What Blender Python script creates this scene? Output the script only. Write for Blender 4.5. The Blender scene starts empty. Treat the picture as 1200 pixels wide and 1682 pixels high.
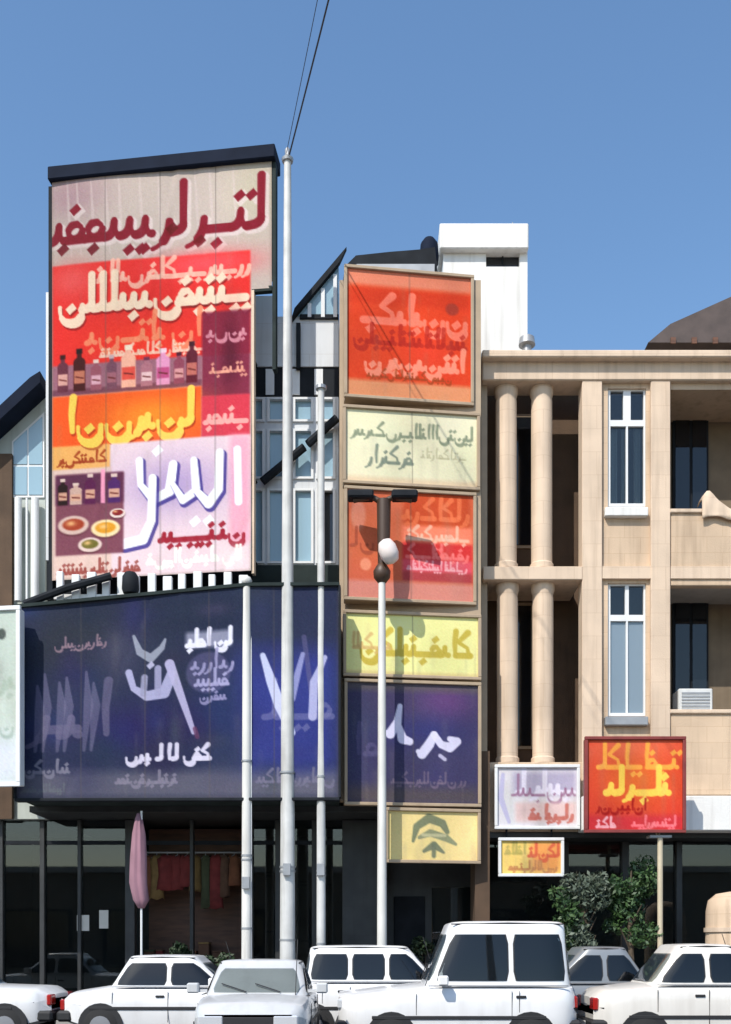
import bpy, bmesh, math, random
import numpy as np
from mathutils import Vector, Matrix

random.seed(7)
S = bpy.context.scene
COL = S.collection
R = math.radians

# ------------------------------------------------------------------ camera
F = 1700.0            # focal length in photograph pixels (1200 wide)
HOR = 1553.0          # horizon row
EYE = 1.6
cam_d = bpy.data.cameras.new('camera')
cam = bpy.data.objects.new('camera', cam_d); COL.objects.link(cam)
cam.location = (0, 0, EYE); cam.rotation_euler = (R(90), 0, 0)
cam_d.sensor_width = 36.0; cam_d.lens = F / 1682.0 * 36.0
cam_d.shift_y = (HOR - 841.0) / 1682.0
cam_d.clip_start = 0.1; cam_d.clip_end = 3000
S.camera = cam
# ------------------------------------------------------------------ sky, sun, exposure
SUN_EL, SUN_AZ = 47.0, 212.0     # azimuth clockwise from +Y: behind the camera, to the left
w = bpy.data.worlds.new('World'); S.world = w; w.use_nodes = True
nt = w.node_tree; nt.nodes.clear()
sky = nt.nodes.new('ShaderNodeTexSky'); sky.sky_type = 'NISHITA'; sky.sun_disc = False
sky.sun_elevation = R(SUN_EL); sky.sun_rotation = R(SUN_AZ)
sky.altitude = 300; sky.air_density = 1.25; sky.dust_density = 1.0; sky.ozone_density = 1.6
bg = nt.nodes.new('ShaderNodeBackground'); bg.inputs['Strength'].default_value = 0.15
wo = nt.nodes.new('ShaderNodeOutputWorld')
hs_ = nt.nodes.new('ShaderNodeHueSaturation'); hs_.inputs['Saturation'].default_value = 1.14
nt.links.new(sky.outputs[0], hs_.inputs['Color']); nt.links.new(hs_.outputs[0], bg.inputs[0]); nt.links.new(bg.outputs[0], wo.inputs[0])
sl = bpy.data.lights.new('sun', 'SUN'); sl.energy = 3.5; sl.angle = R(0.5); sl.color = (1.0, 0.945, 0.86)
so = bpy.data.objects.new('sun', sl); COL.objects.link(so)
sd = Vector((math.sin(R(SUN_AZ)) * math.cos(R(SUN_EL)), math.cos(R(SUN_AZ)) * math.cos(R(SUN_EL)), math.sin(R(SUN_EL))))
so.rotation_euler = sd.to_track_quat('Z', 'Y').to_euler(); so.location = sd * 60
S.view_settings.view_transform = 'Standard'; S.view_settings.look = 'None'
S.view_settings.gamma = 1.0; S.view_settings.exposure = 0.42
S.view_settings.use_curve_mapping = False

# ------------------------------------------------------------------ helpers
def X(px, Y): return (px - 600.0) / F * Y
def Z(py, Y): return EYE + (HOR - py) / F * Y
def lin(c):
    c = np.asarray(c, float) / 255.0
    return np.where(c <= .04045, c / 12.92, ((c + .055) / 1.055) ** 2.4)

def thing(name, label, cat, loc=(0, 0, 0), rz=0.0, group=None):
    o = bpy.data.objects.new(name, None); COL.objects.link(o)
    o.empty_display_size = .2
    o.location = loc; o.rotation_euler = (0, 0, rz); o['label'] = label; o['category'] = cat
    if group: o['group'] = group
    return o

def me_from(bm, name, m, smooth=False):
    bmesh.ops.recalc_face_normals(bm, faces=bm.faces)
    me = bpy.data.meshes.new(name); bm.to_mesh(me); bm.free()
    if m: me.materials.append(m)
    if smooth:
        me.polygons.foreach_set('use_smooth', [True] * len(me.polygons))
        if smooth != 'all':
            me.set_sharp_from_angle(angle=R(38))
    return me

def obj(name, bm, m, parent=None, smooth=False):
    """parts are given in the coordinates of their root (root at its own location)"""
    me = bm if isinstance(bm, bpy.types.Mesh) else me_from(bm, name, m, smooth)
    o = bpy.data.objects.new(name, me); COL.objects.link(o)
    if parent: o.parent = parent
    return o

def B(): return bmesh.new()

def box(bm, x0, x1, y0, y1, z0, z1, bev=0.0):
    r = bmesh.ops.create_cube(bm, size=1.0)
    vs = r['verts']
    for v in vs:
        v.co = Vector((x0 + (v.co.x + .5) * (x1 - x0), y0 + (v.co.y + .5) * (y1 - y0), z0 + (v.co.z + .5) * (z1 - z0)))
    if bev > 0:
        es = list({e for v in vs for e in v.link_edges})
        bmesh.ops.bevel(bm, geom=es, offset=bev, segments=1, profile=.5, affect='EDGES')
    return bm

def tube(bm, pts, rad, n=10, cap=True):
    pts = [Vector(p) for p in pts]
    rads = rad if isinstance(rad, (list, tuple)) else [rad] * len(pts)
    rings = []
    for i, p in enumerate(pts):
        d = (pts[min(i + 1, len(pts) - 1)] - pts[max(i - 1, 0)]).normalized()
        a = d.orthogonal().normalized() if abs(d.z) < .99 else Vector((1, 0, 0))
        if abs(d.z) < .99: a = d.cross(Vector((0, 0, 1))).normalized()
        b = d.cross(a).normalized()
        rings.append([bm.verts.new(p + (a * math.cos(2 * math.pi * k / n) + b * math.sin(2 * math.pi * k / n)) * rads[i]) for k in range(n)])
    for r0, r1 in zip(rings, rings[1:]):
        for k in range(n):
            bm.faces.new((r0[k], r0[(k + 1) % n], r1[(k + 1) % n], r1[k]))
    if cap:
        bm.faces.new(rings[0]); bm.faces.new(rings[-1])
    return bm

def lathe(bm, prof, n=16, c=(0, 0, 0)):
    rings = []
    for r, z in prof:
        rings.append([bm.verts.new((c[0] + r * math.cos(2 * math.pi * k / n), c[1] + r * math.sin(2 * math.pi * k / n), c[2] + z)) for k in range(n)])
    for r0, r1 in zip(rings, rings[1:]):
        for k in range(n):
            bm.faces.new((r0[k], r0[(k + 1) % n], r1[(k + 1) % n], r1[k]))
    bm.faces.new(rings[0]); bm.faces.new(rings[-1])
    return bm

def prism(bm, poly, y0, y1):
    """polygon in (x, z) pushed from y0 to y1"""
    a = [bm.verts.new((x, y0, z)) for x, z in poly]; b = [bm.verts.new((x, y1, z)) for x, z in poly]
    n = len(poly)
    bm.faces.new(a); bm.faces.new(b)
    for i in range(n): bm.faces.new((a[i], a[(i + 1) % n], b[(i + 1) % n], b[i]))
    return bm

# ------------------------------------------------------------------ materials
def mat(name, col, rough=.6, var=0.0, scale=3.0, stretch=(1, 1, 1), bump=0.0, bscale=60.0, metal=0.0, dirt=0.0, spec=.5, coat=0.0):
    m = bpy.data.materials.new(name); m.use_nodes = True
    t = m.node_tree; p = t.nodes['Principled BSDF']
    c = tuple(lin(col)) if max(col) > 1.5 else tuple(col)
    p.inputs['Base Color'].default_value = (*c, 1); p.inputs['Roughness'].default_value = rough
    p.inputs['Metallic'].default_value = metal; p.inputs['Specular IOR Level'].default_value = spec
    p.inputs['Coat Weight'].default_value = coat
    if var or bump or dirt:
        g = t.nodes.new('ShaderNodeNewGeometry')
    last = None
    if var or dirt:
        mp = t.nodes.new('ShaderNodeMapping'); mp.inputs['Scale'].default_value = stretch
        t.links.new(g.outputs['Position'], mp.inputs[0])
        n = t.nodes.new('ShaderNodeTexNoise'); n.inputs['Scale'].default_value = scale; n.inputs['Detail'].default_value = 6
        t.links.new(mp.outputs[0], n.inputs['Vector'])
        r = t.nodes.new('ShaderNodeMapRange'); r.inputs[1].default_value = .3; r.inputs[2].default_value = .7
        r.inputs[3].default_value = 1 - var; r.inputs[4].default_value = 1 + var * .6
        t.links.new(n.outputs[0], r.inputs[0])
        hv = t.nodes.new('ShaderNodeVectorMath'); hv.operation = 'SCALE'; hv.inputs[0].default_value = c
        t.links.new(r.outputs[0], hv.inputs['Scale'])
        last = hv.outputs[0]
        if dirt:
            mp2 = t.nodes.new('ShaderNodeMapping'); mp2.inputs['Scale'].default_value = (5, 5, .35)
            t.links.new(g.outputs['Position'], mp2.inputs[0])
            n2 = t.nodes.new('ShaderNodeTexNoise'); n2.inputs['Scale'].default_value = 1.3; n2.inputs['Detail'].default_value = 5
            t.links.new(mp2.outputs[0], n2.inputs['Vector'])
            r2 = t.nodes.new('ShaderNodeMapRange'); r2.inputs[1].default_value = .5; r2.inputs[2].default_value = .75
            r2.inputs[3].default_value = 0; r2.inputs[4].default_value = dirt
            t.links.new(n2.outputs[0], r2.inputs[0])
            mx = t.nodes.new('ShaderNodeMix'); mx.data_type = 'RGBA'
            t.links.new(r2.outputs[0], mx.inputs[0]); t.links.new(last, mx.inputs[6])
            mx.inputs[7].default_value = (c[0] * .38, c[1] * .34, c[2] * .3, 1)
            last = mx.outputs[2]
        t.links.new(last, p.inputs['Base Color'])
    if bump:
        nb = t.nodes.new('ShaderNodeTexNoise'); nb.inputs['Scale'].default_value = bscale; nb.inputs['Detail'].default_value = 5
        t.links.new(g.outputs['Position'], nb.inputs['Vector'])
        b = t.nodes.new('ShaderNodeBump'); b.inputs['Strength'].default_value = bump; b.inputs['Distance'].default_value = .02
        t.links.new(nb.outputs[0], b.inputs['Height']); t.links.new(b.outputs[0], p.inputs['Normal'])
    return m

def glass_mat(name, tint, trans=.7, rough=.02):
    m = bpy.data.materials.new(name); m.use_nodes = True
    t = m.node_tree; t.nodes.clear()
    o = t.nodes.new('ShaderNodeOutputMaterial'); tr = t.nodes.new('ShaderNodeBsdfTransparent')
    df = t.nodes.new('ShaderNodeBsdfDiffuse'); gl = t.nodes.new('ShaderNodeBsdfGlossy')
    c = (*lin(tint), 1)
    tr.inputs[0].default_value = (.75, .8, .8, 1); df.inputs[0].default_value = c
    gl.inputs['Roughness'].default_value = rough
    m1 = t.nodes.new('ShaderNodeMixShader'); m1.inputs[0].default_value = trans
    m2 = t.nodes.new('ShaderNodeMixShader')
    fr = t.nodes.new('ShaderNodeFresnel'); fr.inputs[0].default_value = 1.6
    t.links.new(df.outputs[0], m1.inputs[1]); t.links.new(tr.outputs[0], m1.inputs[2])
    t.links.new(fr.outputs[0], m2.inputs[0]); t.links.new(m1.outputs[0], m2.inputs[1]); t.links.new(gl.outputs[0], m2.inputs[2])
    t.links.new(m2.outputs[0], o.inputs[0])
    return m

def print_mat(name, rough=.55):
    m = bpy.data.materials.new(name); m.use_nodes = True
    t = m.node_tree; p = t.nodes['Principled BSDF']
    a = t.nodes.new('ShaderNodeVertexColor'); a.layer_name = 'ink'
    t.links.new(a.outputs[0], p.inputs['Base Color']); p.inputs['Roughness'].default_value = rough
    p.inputs['Specular IOR Level'].default_value = .12
    return m

M = dict(
    asphalt=mat('asphalt', (.055, .055, .058), .9, .25, 1.2, bump=.5, bscale=90),
    paving=mat('paving', (.30, .285, .26), .85, .15, 2, bump=.3),
    kerb=mat('kerb_concrete', (.36, .35, .33), .85, .15, 4, bump=.3),
    stone=mat('beige_stone', (.61, .455, .315), .8, .14, 1.1, bump=.25, bscale=40, dirt=.42),
    stone_pale=mat('pale_stone', (.67, .52, .385), .75, .12, 1.4, bump=.2, bscale=50, dirt=.35),
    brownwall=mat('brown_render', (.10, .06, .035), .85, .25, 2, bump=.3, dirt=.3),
    white=mat('white_render', (.77, .76, .73), .75, .07, 1.2, bump=.2, bscale=30, dirt=.3, spec=.2),
    greywall=mat('pale_grey_cladding', (.62, .64, .66), .5, .08, 1.5, dirt=.25),
    greenwall=mat('pale_green_render', (.46, .50, .46), .7, .1, 1.2, dirt=.3),
    dark=mat('dark_metal', (.018, .021, .026), .75, .3, 3, spec=.12),
    navy=mat('navy_metal', (.010, .015, .030), .8, .2, 3, spec=.1),
    darkgreen=mat('dark_green_metal', (.024, .034, .033), .75, .3, 3, spec=.12),
    charcoal=mat('charcoal_tile', (.035, .036, .036), .45, .35, 2.5, bump=.15, dirt=.3),
    brown=mat('brown_wood', (.13, .055, .028), .55, .4, 2.2, stretch=(1, 1, 6)),
    tan=mat('tan_frame', (.40, .30, .20), .6, .12, 3, dirt=.25),
    frame=mat('white_frame', (.72, .73, .73), .45, .05, 3, dirt=.15),
    polewhite=mat('white_pole_paint', (.66, .65, .61), .6, .12, 3, dirt=.6, stretch=(1, 1, .4)),
    polegrey=mat('galvanised_pole', (.56, .56, .54), .6, .16, 3, dirt=.55),
    polebeige=mat('beige_pole_paint', (.55, .47, .33), .5, .1, 3, dirt=.2),
    steel=mat('dull_steel', (.34, .35, .36), .45, .15, 4, metal=.4),
    concrete=mat('concrete', (.42, .40, .37), .85, .15, 2, bump=.3, dirt=.2),
    roofdark=mat('dark_roof_sheet', (.085, .062, .055), .7, .25, 2),
    pane=glass_mat('dark_window_glass', (28, 32, 38), .25),
    panepale=glass_mat('pale_window_glass', (150, 180, 195), .1, .08),
    palecurt=glass_mat('reflection_tinted_glass', (170, 190, 205), .55, .04),  # pale diffuse tint stands in for curtains and a blue-white reflection
    shopglass=glass_mat('shop_glass', (20, 24, 26), .85),
    carglass=glass_mat('car_glass', (16, 20, 24), .72),
    curtain=mat('pale_curtain', (.70, .73, .76), .9, .06, 8, stretch=(4, 4, .3)),
    pink=mat('pink_cloth', (.30, .16, .20), .9, .12, 4),
    cable=mat('cable_black', (.02, .02, .022), .6),
    seat=mat('car_seat', (.06, .055, .05), .9, .2, 8),
    tyre=mat('tyre_rubber', (.018, .018, .018), .85),
    rim=mat('wheel_rim', (.45, .45, .46), .35, metal=.7),
    carwhite=mat('white_car_paint', (.80, .80, .79), .28, .07, 2.2, coat=.4, dirt=.16),
    carivory=mat('ivory_car_paint', (.74, .71, .65), .3, .07, 2.2, coat=.4, dirt=.16),
    carsilver=mat('silver_car_paint', (.25, .265, .275), .35, metal=.3, coat=.4),
    carpale=mat('pale_grey_car_paint', (.55, .56, .56), .3, .07, 2.2, coat=.4, dirt=.16),
    carblack=mat('black_plastic', (.02, .02, .021), .6),
    lamp=mat('headlight_glass', (.7, .72, .74), .12, metal=.3),
    redlamp=mat('tail_light_red', (.35, .015, .012), .2, coat=.5),
    orangelamp=mat('orange_lens', (.7, .2, .02), .2, coat=.5),
    plate=mat('plate_white', (.7, .7, .68), .5),
    trunk=mat('bark', (.10, .075, .05), .9, .3, 8, bump=.6),
    paper=mat('paper', (.55, .53, .48), .8),
    globe=mat('white_lamp_cover', (.75, .66, .62), .35),
    lampbrown=mat('brown_lamp_metal', (.055, .028, .015), .5),
    acbody=mat('cooler_body', (.62, .63, .62), .5, .06, 4, dirt=.2),
)
def add_blocks(m, bw, bh, depth=.012, tone=.07):
    t = m.node_tree; p = t.nodes['Principled BSDF']
    g = t.nodes.new('ShaderNodeNewGeometry'); sx = t.nodes.new('ShaderNodeSeparateXYZ'); cb = t.nodes.new('ShaderNodeCombineXYZ')
    ad = t.nodes.new('ShaderNodeMath'); ad.operation = 'ADD'
    t.links.new(g.outputs['Position'], sx.inputs[0]); t.links.new(sx.outputs[0], ad.inputs[0]); t.links.new(sx.outputs[1], ad.inputs[1])
    t.links.new(ad.outputs[0], cb.inputs[0]); t.links.new(sx.outputs[2], cb.inputs[1])
    br = t.nodes.new('ShaderNodeTexBrick'); br.inputs['Scale'].default_value = 1; br.inputs['Mortar Size'].default_value = .006
    br.inputs['Brick Width'].default_value = bw; br.inputs['Row Height'].default_value = bh
    br.inputs['Color1'].default_value = (1 - tone, 1 - tone, 1 - tone, 1); br.inputs['Color2'].default_value = (1, 1, 1, 1); br.inputs['Mortar'].default_value = (.86, .83, .80, 1)
    t.links.new(cb.outputs[0], br.inputs['Vector'])
    src = p.inputs['Base Color'].links[0].from_socket
    mx = t.nodes.new('ShaderNodeMix'); mx.data_type = 'RGBA'; mx.blend_type = 'MULTIPLY'; mx.inputs[0].default_value = 1
    t.links.new(src, mx.inputs[6]); t.links.new(br.outputs['Color'], mx.inputs[7]); t.links.new(mx.outputs[2], p.inputs['Base Color'])
add_blocks(M['stone'], .62, .31); add_blocks(M['stone_pale'], .9, .45, tone=.05); add_blocks(M['charcoal'], .4, .6); add_blocks(M['greywall'], 1.2, .6, tone=.04)
def leaf_mat(name, a, b):
    m = bpy.data.materials.new(name); m.use_nodes = True
    t = m.node_tree; p = t.nodes['Principled BSDF']
    g = t.nodes.new('ShaderNodeNewGeometry'); n = t.nodes.new('ShaderNodeTexNoise'); n.inputs['Scale'].default_value = 5
    t.links.new(g.outputs['Position'], n.inputs['Vector'])
    mx = t.nodes.new('ShaderNodeMix'); mx.data_type = 'RGBA'
    r = t.nodes.new('ShaderNodeMapRange'); r.inputs[1].default_value = .35; r.inputs[2].default_value = .65
    t.links.new(n.outputs[0], r.inputs[0]); t.links.new(r.outputs[0], mx.inputs[0])
    mx.inputs[6].default_value = (*a, 1); mx.inputs[7].default_value = (*b, 1)
    t.links.new(mx.outputs[2], p.inputs['Base Color']); p.inputs['Roughness'].default_value = .55
    p.inputs['Transmission Weight'].default_value = 0
    return m
M['leaf'] = leaf_mat('leaf_green', (.02, .055, .018), (.055, .11, .03))
M['leafgrey'] = leaf_mat('leaf_grey_green', (.05, .07, .045), (.11, .14, .10))

# ------------------------------------------------------------------ printed faces (flat print on real sheets)
class Canvas:
    """a sheet of ink addressed in photograph pixels"""
    def __init__(s, x0, x1, y0, y1, base, cell=1.6):
        s.x0, s.x1, s.y0, s.y1 = x0, x1, y0, y1
        s.nx = max(8, int((x1 - x0) / cell)); s.ny = max(8, int((y1 - y0) / cell))
        s.xs = np.linspace(x0, x1, s.nx); s.ys = np.linspace(y0, y1, s.ny)
        s.gx, s.gy = np.meshgrid(s.xs, s.ys)
        s.a = np.ones((s.ny, s.nx, 3)) * np.array(base, float)
        s.cell = cell
        s.rng = np.random.RandomState(int(x0 * 7 + y0))
    def mixin(s, al, c, sl=None):
        al = al[..., None]
        if sl is None: s.a = s.a * (1 - al) + np.array(c, float) * al
        else: s.a[sl] = s.a[sl] * (1 - al) + np.array(c, float) * al
    def blob(s, x, y, rx, ry, c, al=1.0, rot=0.0, hard=1.0):
        ca, sa = math.cos(R(rot)), math.sin(R(rot))
        dx, dy = s.gx - x, s.gy - y
        u = (dx * ca + dy * sa) / rx; v = (-dx * sa + dy * ca) / ry
        d = np.sqrt(u * u + v * v)
        s.mixin(al * np.clip((1 + .5 / hard - d) * hard, 0, 1), c)
    def soft(s, x, y, rx, ry, c, al=1.0, rot=0.0):
        ca, sa = math.cos(R(rot)), math.sin(R(rot))
        dx, dy = s.gx - x, s.gy - y
        u = (dx * ca + dy * sa) / rx; v = (-dx * sa + dy * ca) / ry
        s.mixin(al * np.exp(-(u * u + v * v)), c)
    def rect(s, x0, x1, y0, y1, c, al=1.0, f=2.0):
        k = np.clip((s.gx - x0) / f + .5, 0, 1) * np.clip((x1 - s.gx) / f + .5, 0, 1) * np.clip((s.gy - y0) / f + .5, 0, 1) * np.clip((y1 - s.gy) / f + .5, 0, 1)
        s.mixin(al * k, c)
    def line(s, pts, wd, c, al=1.0, nib=False):
        pts = np.array(pts, float)
        if nib:
            d_ = np.gradient(pts, axis=0) if len(pts) > 1 else np.zeros_like(pts)
            a_ = np.arctan2(d_[:, 1], d_[:, 0])
            wd = np.asarray(wd, float) * np.ones(len(pts)) * (.62 + .62 * np.abs(np.sin(a_ - 1.05)))
        pad = np.max(wd) + 3
        ix = np.where((s.xs >= pts[:, 0].min() - pad) & (s.xs <= pts[:, 0].max() + pad))[0]
        iy = np.where((s.ys >= pts[:, 1].min() - pad) & (s.ys <= pts[:, 1].max() + pad))[0]
        if len(ix) == 0 or len(iy) == 0: return
        sl = (slice(iy[0], iy[-1] + 1), slice(ix[0], ix[-1] + 1))
        gx, gy = s.gx[sl], s.gy[sl]
        ws = wd if hasattr(wd, '__len__') else [wd] * len(pts)
        best = np.full(gx.shape, -9.0)
        for i in range(len(pts) - 1):
            a, b = pts[i], pts[i + 1]; d = b - a; L = max(1e-6, d @ d)
            t = np.clip(((gx - a[0]) * d[0] + (gy - a[1]) * d[1]) / L, 0, 1)
            dist = np.hypot(gx - a[0] - t * d[0], gy - a[1] - t * d[1])
            best = np.maximum(best, (ws[i] * (1 - t) + ws[i + 1] * t) / 2 - dist)
        s.mixin(al * np.clip(best / s.cell + .5, 0, 1), c, sl)
    def mottle(s, amp, n=60, rmin=8, rmax=40):
        for _ in range(n):
            c = s.a[s.rng.randint(s.ny), s.rng.randint(s.nx)] + s.rng.uniform(-amp, amp, 3)
            s.soft(s.rng.uniform(s.x0, s.x1), s.rng.uniform(s.y0, s.y1), s.rng.uniform(rmin, rmax), s.rng.uniform(rmin, rmax), c, .35)
    def grade(s, sat, con, piv=130.0):
        l = s.a.mean(-1, keepdims=True)
        s.a = np.clip(piv + (l + (s.a - l) * sat - piv) * con, 0, 255)
    def dia(s, x, y, r, c, al=1.0):
        d = np.abs(s.gx - x + .25 * (s.gy - y)) + np.abs(s.gy - y)
        s.mixin(al * np.clip((r - d) / s.cell + .5, 0, 1), c)
    def age(s, amt=1.0, seams=0):
        """print grain, sun fading and dust that belongs to the sheet"""
        rg = s.rng
        for _ in range(14):
            x = rg.uniform(s.x0, s.x1); y0 = rg.uniform(s.y0, s.y1); L = rg.uniform(30, 160)
            k = np.exp(-((s.gx - x) / rg.uniform(1.5, 7)) ** 2) * np.clip((s.gy - y0) / 12, 0, 1) * np.clip(1 - (s.gy - y0) / L, 0, 1)
            s.mixin(.16 * amt * k, (150, 140, 126))
        tone = np.ones(s.a.shape[:2])
        for _ in range(26):
            r_ = rg.uniform(.06, .25) * (s.x1 - s.x0)
            tone += rg.uniform(-.07, .05) * amt * np.exp(-((s.gx - rg.uniform(s.x0, s.x1)) / r_) ** 2 - ((s.gy - rg.uniform(s.y0, s.y1)) / (r_ * 1.4)) ** 2)
        s.a = s.a * np.clip(tone, .82, 1.08)[..., None]
        s.a = s.a + rg.normal(0, 3.2 * amt, s.a.shape[:2])[..., None] + rg.normal(0, 1.6 * amt, s.a.shape)
        for i in range(seams):
            x = s.x0 + (s.x1 - s.x0) * (i + 1) / (seams + 1)
            s.line([(x, s.y0), (x + 1, s.y1)], 1.7, (96, 88, 84), .45)
        k = np.minimum(np.minimum(s.gx - s.x0, s.x1 - s.gx), np.minimum(s.gy - s.y0, s.y1 - s.gy))
        s.mixin(.25 * amt * np.clip(1 - k / 5, 0, 1), (112, 98, 84))
    def script(s, xr, xl, yb, h, wd, c, seed, al=1.0, dots=True):
        """flowing right-to-left hand strokes between xr and xl on the base line yb"""
        rg = random.Random(seed); x = xr
        def q(p0, p1, p2, n=7):
            return [((1 - t) ** 2 * p0[0] + 2 * t * (1 - t) * p1[0] + t * t * p2[0], (1 - t) ** 2 * p0[1] + 2 * t * (1 - t) * p1[1] + t * t * p2[1]) for t in [i / n for i in range(n + 1)]]
        def dot(px, py, k):
            for i in range(k): s.dia(px + i * wd * 1.5, py, wd * .8, c, al)
        while x > xl + .2 * h:
            k = rg.choice(['alef', 'tooth', 'tooth', 'lam', 'loop', 'kaf', 'bowl', 'ra', 'tooth', 'flat'])
            if x - xl < .7 * h and k in ('kaf', 'bowl', 'flat'): k = 'tooth'
            if k == 'alef':
                s.line([(x, yb), (x - .02 * h, yb - .5 * h), (x + .03 * h, yb - h)], [wd * .8, wd, wd * 1.1], c, al, True); x -= .3 * h
            elif k == 'tooth':
                s.line(q((x, yb), (x - .12 * h, yb), (x - .13 * h, yb - .34 * h)), [wd] * 4 + [wd * .8] * 4, c, al, True)
                s.line(q((x - .13 * h, yb - .3 * h), (x - .14 * h, yb), (x - .32 * h, yb)), wd, c, al, True)
                if dots and rg.random() < .6: dot(x - .15 * h, yb + (rg.choice([.3, -.62])) * h, rg.choice([1, 1, 2]))
                x -= .32 * h
            elif k == 'lam':
                s.line([(x - .05 * h, yb - h), (x - .06 * h, yb - .1 * h)], [wd * 1.1, wd], c, al, True)
                s.line(q((x - .06 * h, yb - .15 * h), (x - .08 * h, yb), (x - .34 * h, yb)), wd, c, al, True); x -= .34 * h
            elif k == 'loop':
                cx, cy, r = x - .2 * h, yb - .17 * h, .15 * h
                s.line([(cx + r * math.cos(t * .7), cy + r * math.sin(t * .7)) for t in range(10)], wd * .85, c, al, True)
                s.line([(x, yb), (x - .42 * h, yb)], wd, c, al, True)
                if dots and rg.random() < .5: dot(cx, yb - .62 * h, 1)
                x -= .42 * h
            elif k == 'kaf':
                s.line([(x, yb), (x - .6 * h, yb), (x - .62 * h, yb - .28 * h)][:2], wd, c, al, True)
                s.line([(x - .05 * h, yb), (x - .12 * h, yb - .32 * h), (x - .5 * h, yb - .55 * h), (x - .1 * h, yb - .95 * h)], [wd, wd * .9, wd * .8, wd], c, al, True); x -= .62 * h
            elif k == 'bowl':
                s.line(q((x, yb - .12 * h), (x + .02 * h, yb + .42 * h), (x - .34 * h, yb + .38 * h)) + q((x - .34 * h, yb + .38 * h), (x - .7 * h, yb + .34 * h), (x - .68 * h, yb - .12 * h))[1:], [wd * .8] * 3 + [wd * 1.15] * 9 + [wd * .6] * 3, c, al, True)
                if dots and rg.random() < .7: dot(x - .34 * h, yb - .05 * h, 1)
                x -= .85 * h
            elif k == 'ra':
                s.line(q((x, yb - .22 * h), (x - .02 * h, yb + .22 * h), (x - .34 * h, yb + .32 * h)), [wd] * 5 + [wd * .5] * 3, c, al, True); x -= .36 * h
            else:
                s.line([(x, yb), (x - .55 * h, yb)], wd, c, al, True)
                if dots: dot(x - .3 * h, yb + .3 * h, rg.choice([1, 2]))
                x -= .55 * h
            if rg.random() < .16: x -= .2 * h
    def mesh(s, name, W, H, m, wave=0.0, gain=1.0, cut=None, seed=1, yoff=0.0, drop=0.0):
        """a sheet W x H metres in local x,z; row 0 is the top"""
        nx, ny = s.nx, s.ny
        u = np.linspace(0, 1, nx); v = np.linspace(1, 0, ny)
        gu, gv = np.meshgrid(u, v)
        yy = np.zeros_like(gu) + yoff
        if wave:
            rg = np.random.RandomState(seed)
            for _ in range(7):
                kx, kz, ph = rg.uniform(-5, 5) / max(W, 1) * W, rg.uniform(-7, 7), rg.uniform(0, 6.28)
                yy += wave / 5 * np.sin(kx * gu * 2 + kz * gv + ph)
            yy -= wave * .5
            for _ in range(5):      # tension creases
                x0_, z0_, a_ = rg.uniform(0, 1), rg.uniform(0, 1), rg.uniform(-.5, .5)
                d = (gu - x0_) * math.cos(a_) * W + (gv - z0_) * math.sin(a_) * H
                yy += wave * .16 * np.exp(-(d / .07) ** 2) * rg.choice([-1, 1])
        co = np.stack([gu * W, yy, gv * (H - drop * np.clip(1 - gu / .72, 0, 1))], -1).reshape(-1, 3)
        i = np.arange(nx * ny).reshape(ny, nx)
        q = np.stack([i[:-1, :-1], i[1:, :-1], i[1:, 1:], i[:-1, 1:]], -1).reshape(-1, 4)
        if cut is not None:
            keep = ~cut(s.gx[:-1, :-1], s.gy[:-1, :-1]).reshape(-1)
            q = q[keep]
        me = bpy.data.meshes.new(name)
        me.from_pydata(co.tolist(), [], q.tolist())
        ca = me.color_attributes.new('ink', 'FLOAT_COLOR', 'POINT')
        c = np.clip(lin(np.clip(s.a, 0, 255)) * gain, 0.004, .84).reshape(-1, 3)
        ca.data.foreach_set('color', np.concatenate([c, np.ones((len(c), 1))], 1).astype(np.float32).ravel())
        me.polygons.foreach_set('use_smooth', [True] * len(me.polygons))
        me.materials.append(m)
        return me
PRINT = print_mat('printed_vinyl', .62)
PRINTM = print_mat('printed_mesh_cloth', .75)
PRINTD = print_mat('printed_dark_cloth', .85); PRINTD.node_tree.nodes['Principled BSDF'].inputs['Specular IOR Level'].default_value = .08
GAIN = .80

def plane_frame(x0, x1, y0, y1, YL, YR):
    """root position, heading, width and height of an upright board seen at these photograph pixels"""
    a = Vector((X(x0, YL), YL)); b = Vector((X(x1, YR), YR)); Ym = (YL + YR) / 2
    return (a.x, a.y, Z(y1, Ym)), math.atan2(b.y - a.y, b.x - a.x), (b - a).length, (y1 - y0) / F * Ym

def sign(name, label, cat, cv, YL, YR, depth, fmat, group=None, rim=.06, wave=0.0, face='sign_face', seed=1, gain=GAIN, m=None):
    cv.grade(1.12, 1.05); cv.age(.9, 1 if cv.x1 - cv.x0 > 180 else 0)
    loc, rz, W, H = plane_frame(cv.x0, cv.x1, cv.y0, cv.y1, YL, YR)
    t = thing(name, label, cat, loc, rz, group)
    bm = B(); box(bm, 0, W, .03, depth, 0, H, .01); obj('cabinet', bm, fmat, t)
    if rim:
        for (a, b, c, d) in ((-rim * .4, W + rim * .4, -rim * .4, rim * .6), (-rim * .4, W + rim * .4, H - rim * .6, H + rim * .4),
                             (-rim * .4, rim * .6, rim * .6 + .002, H - rim * .6 - .002), (W - rim * .6, W + rim * .4, rim * .6 + .002, H - rim * .6 - .002)):
            bm = B(); box(bm, a, b, -.035, .028, c, d, .008); obj('frame_bar', bm, fmat, t)
    obj(face, cv.mesh(face, W, H, m or PRINT, wave, gain, seed=seed, yoff=.012), None, t)
    return t, W, H

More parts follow.
